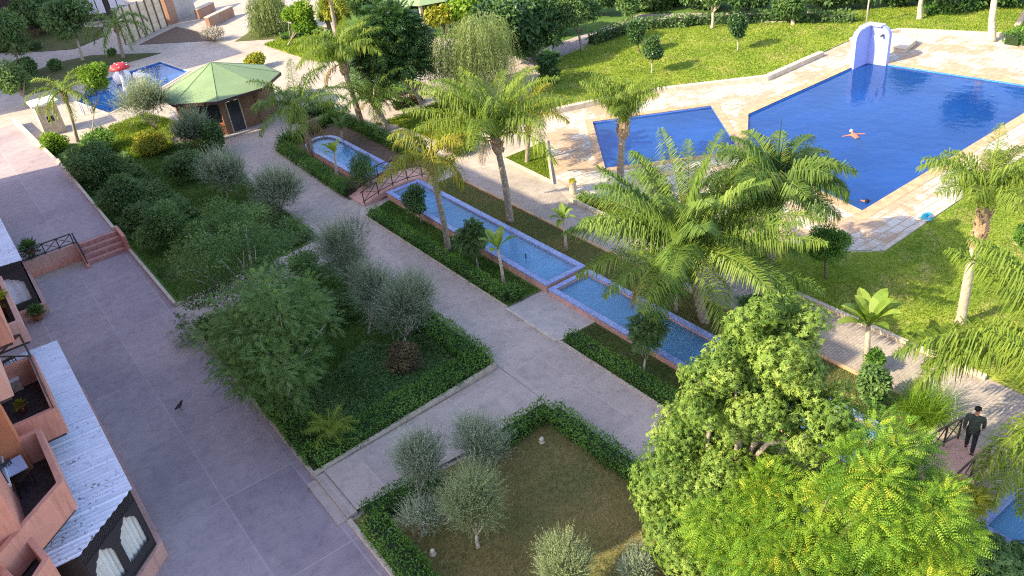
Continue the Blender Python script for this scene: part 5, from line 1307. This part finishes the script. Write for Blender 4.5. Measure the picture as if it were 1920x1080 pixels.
tree('feathery_tree', 'big yellow green feathery tree with autumn tints at the bottom right', 'tree', None, (1480,1000), 190, 140, 'pinnate', 12500, .058, .03, 'acacia', r0=.18, K=30, cr=.26, extra=[(1655,895,165,110,34),(1720,1010,150,105,28),(1380,1030,120,100,22),(1560,1090,200,90,28),(1440,1090,150,90,24),(1650,1100,150,90,24)], seed=105, base=(12.4,7.3,0), nl=7, flat=.8, LL=.34, m=7, tb=.02, zk=.95)
tree('broadleaf_tree', 'leafy green tree top cut off by the bottom right corner', 'tree', None, (1855,1070), 110, 72, 'rosette', 1500, .15, .05, 'mid', r0=.1, K=26, cr=.32, seed=106, base=(17.3,4.6,0), nl=10, m=7)
tree('broadleaf_tree', 'small yellow leaved tree beside the pink wall of the near footbridge', 'tree', (1745,1010), (1806,940), 40, 44, 'pinnate', 300, .085, .05, 'yellow', r0=.05, K=14, cr=.4, seed=107, LL=.3, m=6)
tree('feathery_tree', 'pale feathery young tree in front of the kids pool, right of the pale hut', 'tree', (168,262), (178,150), 34, 36, 'leaf', 1500, .24, .09, 'bright', r0=.05, K=13, cr=.4, seed=108, bark='palebark')
tree('leafy_tree', 'grey shaded tree at the far left behind the long lawn', 'tree', (155,113), (130,30), 50, 42, 'leaf', 2600, .42, .16, 'shrub', r0=.14, K=16, cr=.42, seed=109, bark='palebark')
tree('leafy_tree', 'tall grey shaded tree at the left edge rising from the far lawn', 'tree', (48,140), (10,60), 44, 50, 'leaf', 1700, .42, .14, 'shrub', r0=.15, K=16, cr=.42, seed=110, bark='palebark')
tree('leafy_tree', 'low shaded tree beside the terrace at the far left edge', 'tree', (55,200), (28,150), 38, 40, 'leaf', 1700, .34, .13, 'shrub', r0=.1, K=14, cr=.45, seed=111, bark='trunk')
# trees closing the view along the top
for i, (bx, by, cx, cy, hw, hh, lm, lb) in enumerate((
    (700,40,690,0,60,36,'mid','green tree crown at the top behind the dark feathery tree'),
    (890,55,890,8,60,34,'bright','yellow green sunlit tree at the top edge behind the weeping tree'),
    (640,70,625,22,34,34,'yellow','yellowish tree beside the tall palm trunks at the top'),
    (1130,28,1120,-6,44,26,'shrub','dark tree behind the far path at the top centre'),
    (1265,6,1262,-22,50,30,'shrub','dark tree over the top edge above the sunlit hedge'),
    (1400,20,1410,-10,44,22,'citrus','dark tree at the top edge between two pale trunks'),
    (1590,12,1590,-22,60,30,'shrub','dark tree over the top edge behind the shower pole'),
    (1690,8,1690,-20,50,26,'shrub','dark tree at the top edge right of the shower pole'),
    (1810,12,1810,-14,44,24,'mid','dark tree at the top edge between the two thick trunks'),
    (770,8,780,-20,60,26,'mid','green tree over the top edge above the far green roof'),
    (1000,20,1010,-14,60,30,'shrub','dark tree over the top edge behind the tall dark tree'),
    (70,66,60,22,46,36,'shrub','grey tree mass in front of the far pavilion at the top left'))):
    tree('leafy_tree', lb, 'tree', (bx,by), (cx,cy), hw, hh, 'leaf', 2600, .42, .2, lm, r0=.16, K=16, cr=.42, seed=200+i, bark='darkbark', group='trees along the far side')

for i, (bx, by, cx, cy, hw, hh, lm, lb) in enumerate((
    (1045,66,1040,22,40,34,'shrub','dark shaded tree between the two dark trees behind the upper lawn'),
    (945,142,948,42,66,62,'citrus','dark glossy tree rising behind the weeping tree to the right'),
    (835,62,835,24,40,34,'yellow','yellow green tree just above the weeping tree'),
    (745,50,748,14,58,36,'citrus','dark green tree behind the large feathery plaza tree'),
    (1235,18,1232,-12,50,26,'shrub','dark tree beyond the sunlit hedge on the far path'),
    (1330,16,1330,-14,56,24,'citrus','dark glossy tree on the far side of the path at the top'),
    (1540,16,1535,-14,56,24,'shrub','dark tree on the far side left of the shower pole'),
    (1770,10,1770,-18,60,28,'shrub','dark tree on the far side between the pale trunks'),
    (1900,10,1900,-14,50,28,'citrus','dark tree at the top right corner of the picture'))):
    tree('leafy_tree', lb, 'tree', (bx,by), (cx,cy), hw, hh, 'leaf', 2600, .40, .2, lm, r0=.16, K=18, cr=.4, seed=240+i, bark='darkbark', group='trees along the far side')
# palms
palm('biggest palm in the picture, its crown hanging over the lower channel', (1292,602), (1290,478), 5.0, 42, 301, 'palm', .19, leaf=1.2, base=(20.95,18.6,0), el=(.25,1.57), bend=(.55,1.35), nl=150, w=0.05, sag=1.3, plum=0.22, dead=2)
palm('dark green palm with upright spear leaves between the biggest palm and the big pool', (1437,548), (1454,350), 3.0, 32, 302, 'palmdark', .21, leaf=1.1, spear=2, el=(.15,1.4), bend=(.9,1.7), nl=120, w=0.05, sag=1.3, plum=0.25, dead=2)
palm('tall green palm with a slim ringed trunk beside the long channel', (957,416), (930,258), 4.8, 28, 303, 'palmlime', .17, leaf=1.1, el=(.6,1.57), bend=(.7,1.7), nl=96, w=.055, sag=1.5, plum=0.3, dead=1)
palm('yellow palm with a leaning trunk at the channel near the arched bridge', (841,470), (808,296), 2.8, 11, 304, 'palmgold', .14, leaf=0.95, el=(.2,1.45), bend=(1.1,2.1), nl=72, w=.055, sag=1.6, plum=0.3)
palm('palm with a stout trunk standing against the shallow pool', None, (1170,230), 3.3, 18, 305, 'palmlime', .2, leaf=1.05, base=(27.9,30.9,0), el=(1.15,1.57), bend=(.8,1.7), nl=72, w=.055, sag=2.0, plum=0.35)
palm('tall palm with a long pale trunk on the sunny lawn at the right', (1800,607), (1848,388), 3.1, 18, 306, 'palmlime', .17, leaf=1.0, el=(.95,1.57), bend=(.9,2.0), nl=96, w=.042, bark='palebark', shaft=1.8, sag=2.0, plum=0.35)
palm('palm reaching in from the right edge with long hanging fronds over the footbridge', None, (1985,652), 4.4, 15, 307, 'palmlime', .2, leaf=1.2, base=(23.4,6.6,0), bend=(1.0,1.4), nl=150, w=.055, sag=2.2, plum=0.4, azs=[(2.40,.42),(2.5,.36),(2.32,.5),(1.6,1.0),(1.1,.8),(.6,1.1),(.1,.7),(-.5,.9),(-1.0,.5),(-1.5,.8),(3.85,-.05),(3.62,.05),(-.2,1.4),(1.9,1.35),(.9,.3)])
palm('palm at the lower right edge whose fronds hang beside the blue basin', None, (1990,772), 3.4, 12, 317, 'palmlime', .18, leaf=1.0, base=(21.3,3.6,0), bend=(1.0,1.5), nl=120, w=.05, sag=2.0, plum=.5, azs=[(2.95,.3),(3.15,.2),(3.35,.05),(1.2,.9),(.7,1.2),(.1,.7),(-.5,.9),(-1.0,.5),(-1.5,.8),(1.8,1.3),(.9,.3),(4.4,.6)])
palm('slender palm behind the tall green one on the small lawn triangle', (988,305), (992,226), 2.8, 15, 308, 'palmgold', .12, leaf=0.95, el=(.4,1.5), bend=(1.1,2.0), nl=64, w=.06, sag=1.8, plum=0.3)
palm('shaded palm with a grey trunk in front of the pavilion', (585,292), (560,208), 3.7, 18, 309, 'palm', .2, leaf=1.0, el=(.2,1.5), bend=(1.1,1.9), nl=66, w=.06, sag=1.6, plum=0.3, dead=2)
palm('tall light green palm on the plaza right of the pavilion', (680,241), (642,116), 3.7, 22, 310, 'palmlime', .2, leaf=1.1, el=(.7,1.55), bend=(1.0,1.9), nl=66, w=.07, sag=1.7, plum=0.3, dead=1)
palm('shorter palm with a shaggy trunk beside the plaza hedge', (727,243), (700,184), 3.0, 18, 311, 'palm', .2, leaf=.65, el=(.0,1.4), bend=(.9,1.6), nl=56, w=.06, dead=3)
palm('small young palm with upright fronds in the near corner of the square bed', (614,842), (620,806), 1.0, 18, 312, 'palmlime', .08, leaf=.34, el=(.3,1.45), bend=(.8,1.4), nl=44, w=.018, shaft=0)
palm('far shaded palm leaning in front of the plywood hoarding', (232,108), (216,44), 3.6, 16, 313, 'palmdark', .16, leaf=.8, el=(-.3,1.3), bend=(1.2,2.0), nl=50, w=.09)
palm('drooping pale palm in front of the hut and the kids pool', (146,265), (118,170), 2.9, 16, 314, 'palmlime', .12, leaf=.65, el=(-.3,1.2), bend=(1.3,2.1), nl=50, w=.06)
palm('tall twin palm trunk at the top edge beyond the pavilion, left one', (622,70), (596,-20), 3.0, 12, 315, 'palm', .2, leaf=.7, nl=40, w=.09, shaft=.6)
palm('tall twin palm trunk at the top edge beyond the pavilion, right one', (634,90), (618,-10), 3.0, 12, 316, 'palmlime', .18, leaf=.7, nl=40, w=.09, shaft=.6)

# paddle-leaved plants, tufts, ground cover
paddle('bright paddle leaved plant on a slim stem beside the paver path', (1062,472), (1056,412), 34, 10, 1)
paddle('pale green paddle leaved plant at the channel above the stone slab', (946,543), (934,468), 48, 7, 2, spread=.75)
paddle('large bright banana like plant with fan of broad leaves by the sunny path', (1625,690), (1628,612), 72, 14, 3, r0=.1, spread=.75)
paddle('small paddle leaved plant beside the round ended pond', (632,345), (627,288), 30, 6, 4, spread=.8)
paddle('upright bright banana leaves beside the shaggy palm on the plaza', (702,185), (700,150), 42, 5, 5, spread=.4)
paddle('dark paddle leaved clump at the pavilion end of the round pond', (640,268), (640,245), 34, 6, 6, 'mid', spread=.7)
paddle('small leafy plant on a thin stem at the lower channel edge by the big palm', (1268,585), (1266,545), 34, 8, 7, 'bright', spread=1.2)
def tuft(label, bp, hl, n, seed, lm, w=.02, up=.9, sag=.8, name='grass_tuft'):
    rng = np.random.default_rng(seed); B = G(bp[0], bp[1], .03); t = thing(name, B, label, 'grass tuft'); L_ = hl*mpp(B); lv = LV()
    D = nrm(rng.normal(size=(n,3))*np.array([.55,.55,.1])+UP*up); P = B+rng.normal(size=(n,3))*np.array([.22,.22,0])*L_
    lv.blades(P, D, L_*rng.uniform(.6,1.15,n), w, sag*rng.uniform(.3,1,n), rng.uniform(0,1,n)); lv.build('blades', LM[lm], t); return t
tuft('tall sunlit grass tuft beside the near footbridge railing', (1728,780), 72, 1500, 1, 'bright', .016)
tuft('dry purple grass tuft leaning over the path by the footbridge', (1765,770), 74, 160, 2, 'dry', .014, .7)
tuft('spiky upright tuft beside the upper path by the hut', (190,255), 22, 300, 3, 'hedge', .05)
tuft('dark spiky tuft in the hedge at the round pond', (545,268), 34, 120, 4, 'shrub', .07)
def cover(name, poly, n, lm, seed, L, W, h):
    rng = np.random.default_rng(seed); P = np.array(poly); lo, hi = P.min(0), P.max(0); q = rng.uniform(lo, hi, (n*3,2)); ins = np.zeros(len(q), bool); j = len(P)-1
    for i in range(len(P)):
        c_ = ((P[i,1] > q[:,1]) != (P[j,1] > q[:,1])) & (q[:,0] < (P[j,0]-P[i,0])*(q[:,1]-P[i,1])/(P[j,1]-P[i,1]+1e-12)+P[i,0]); ins ^= c_; j = i
    q = q[ins][:n]; lv = LV(); m = 9
    hh = h*(.6+.4*np.sin(q[:,0]*2.1+np.cos(q[:,1]*1.7)))*rng.uniform(.6,1.2,len(q)); tt = rng.uniform(.1,.8,len(q))
    for k in range(m):
        a = rng.uniform(0, 6.28, len(q)); D = nrm(np.column_stack([np.cos(a), np.sin(a), rng.uniform(-.1,.9,len(q))]))
        Pq = np.column_stack([q+rng.normal(0,.05,q.shape), .03+hh*rng.uniform(.3,1,len(q))]); lv.leaves(Pq, D, nrm(UP+rng.normal(size=D.shape)*.3), L*rng.uniform(.7,1.3,len(q)), W, np.clip(tt+rng.normal(0,.1,len(q)),0,1))
    o = lv.build(name, LM[lm], None); tag(o, kind='stuff')
cover('ground_cover', [(8.6,23.4),(12.2,23.5),(12.2,25.6),(10,27.2),(8.6,26.5)], 2600, 'mid', 1, .10, .035, .42)
cover('ground_cover', [(6.2,22.6),(12.4,23.2),(12.4,26),(6.2,27)], 2600, 'feather', 2, .09, .04, .35)
cover('ground_cover', [(6.2,28.0),(8.5,28),(9,34),(6.2,34)], 2200, 'shrub', 3, .1, .045, .4)
cover('ground_cover', [(5.6,46),(9.5,46),(9,60),(5.5,64)], 3000, 'feather', 4, .16, .07, .6)
cover('ground_cover', [(9.5,37.6),(13,38),(13,45),(9,44)], 2600, 'feather', 5, .13, .05, .5)
cover('ground_cover', px((1380,560),(1480,560),(1500,590),(1420,620)), 700, 'hedge', 6, .1, .05, .3)
cover('ground_cover', px((1105,385),(1200,430),(1215,415),(1130,372)), 1100, 'yellow', 7, .1, .04, .25)
cover('ground_cover', px((640,80),(740,120),(790,165),(760,178),(690,200),(655,160)), 1500, 'mid', 8, .2, .08, .6)

def litter(spots, n, seed):
    """fallen leaves blown along the kerbs"""
    rng = np.random.default_rng(seed); lv = LV(); n = n*.3
    for (x0, y0, x1, y1, sp, k) in spots:
        m = int(n*k); f = rng.random(m); P = np.column_stack([x0+(x1-x0)*f+np.abs(rng.normal(0,sp,m))*np.sign(rng.random(m)-.35), y0+(y1-y0)*f+rng.normal(0,sp,m), np.full(m,.014)])
        D = nrm(np.column_stack([rng.normal(size=m), rng.normal(size=m), rng.normal(0,.12,m)])); lv.leaves(P, D, nrm(UP+rng.normal(size=(m,3))*.25), rng.uniform(.03,.075,m), .03, rng.uniform(0,1,m))
    o = lv.build('leaf_litter', LM['litter'], None); tag(o, kind='stuff')
LM['litter'] = leafmat('fallen_leaf', [(0, (.06,.045,.025)), (.5, (.16,.11,.05)), (.8, (.10,.12,.035)), (1, (.26,.20,.08))], .1, .8)
litter([(4.9,21.5,4.9,34.5,.35,1.0),(4.9,36.8,4.9,45,.3,.6),(13.6,22.5,13.6,37,.35,1.0),(15.8,10,15.8,38,.3,1.2),(6,21.2,12.8,21.7,.3,.8),(5.4,35.4,12.5,36.2,.5,1.0),(13.6,9,13.6,18.5,.3,.6),(24.5,12,24.2,30,.4,1.0),(6,19.6,12.5,19.4,.3,.6),(2.5,8,2.5,44,1.8,.5),(14.6,8,14.6,50,.8,.6)], 420, 5)
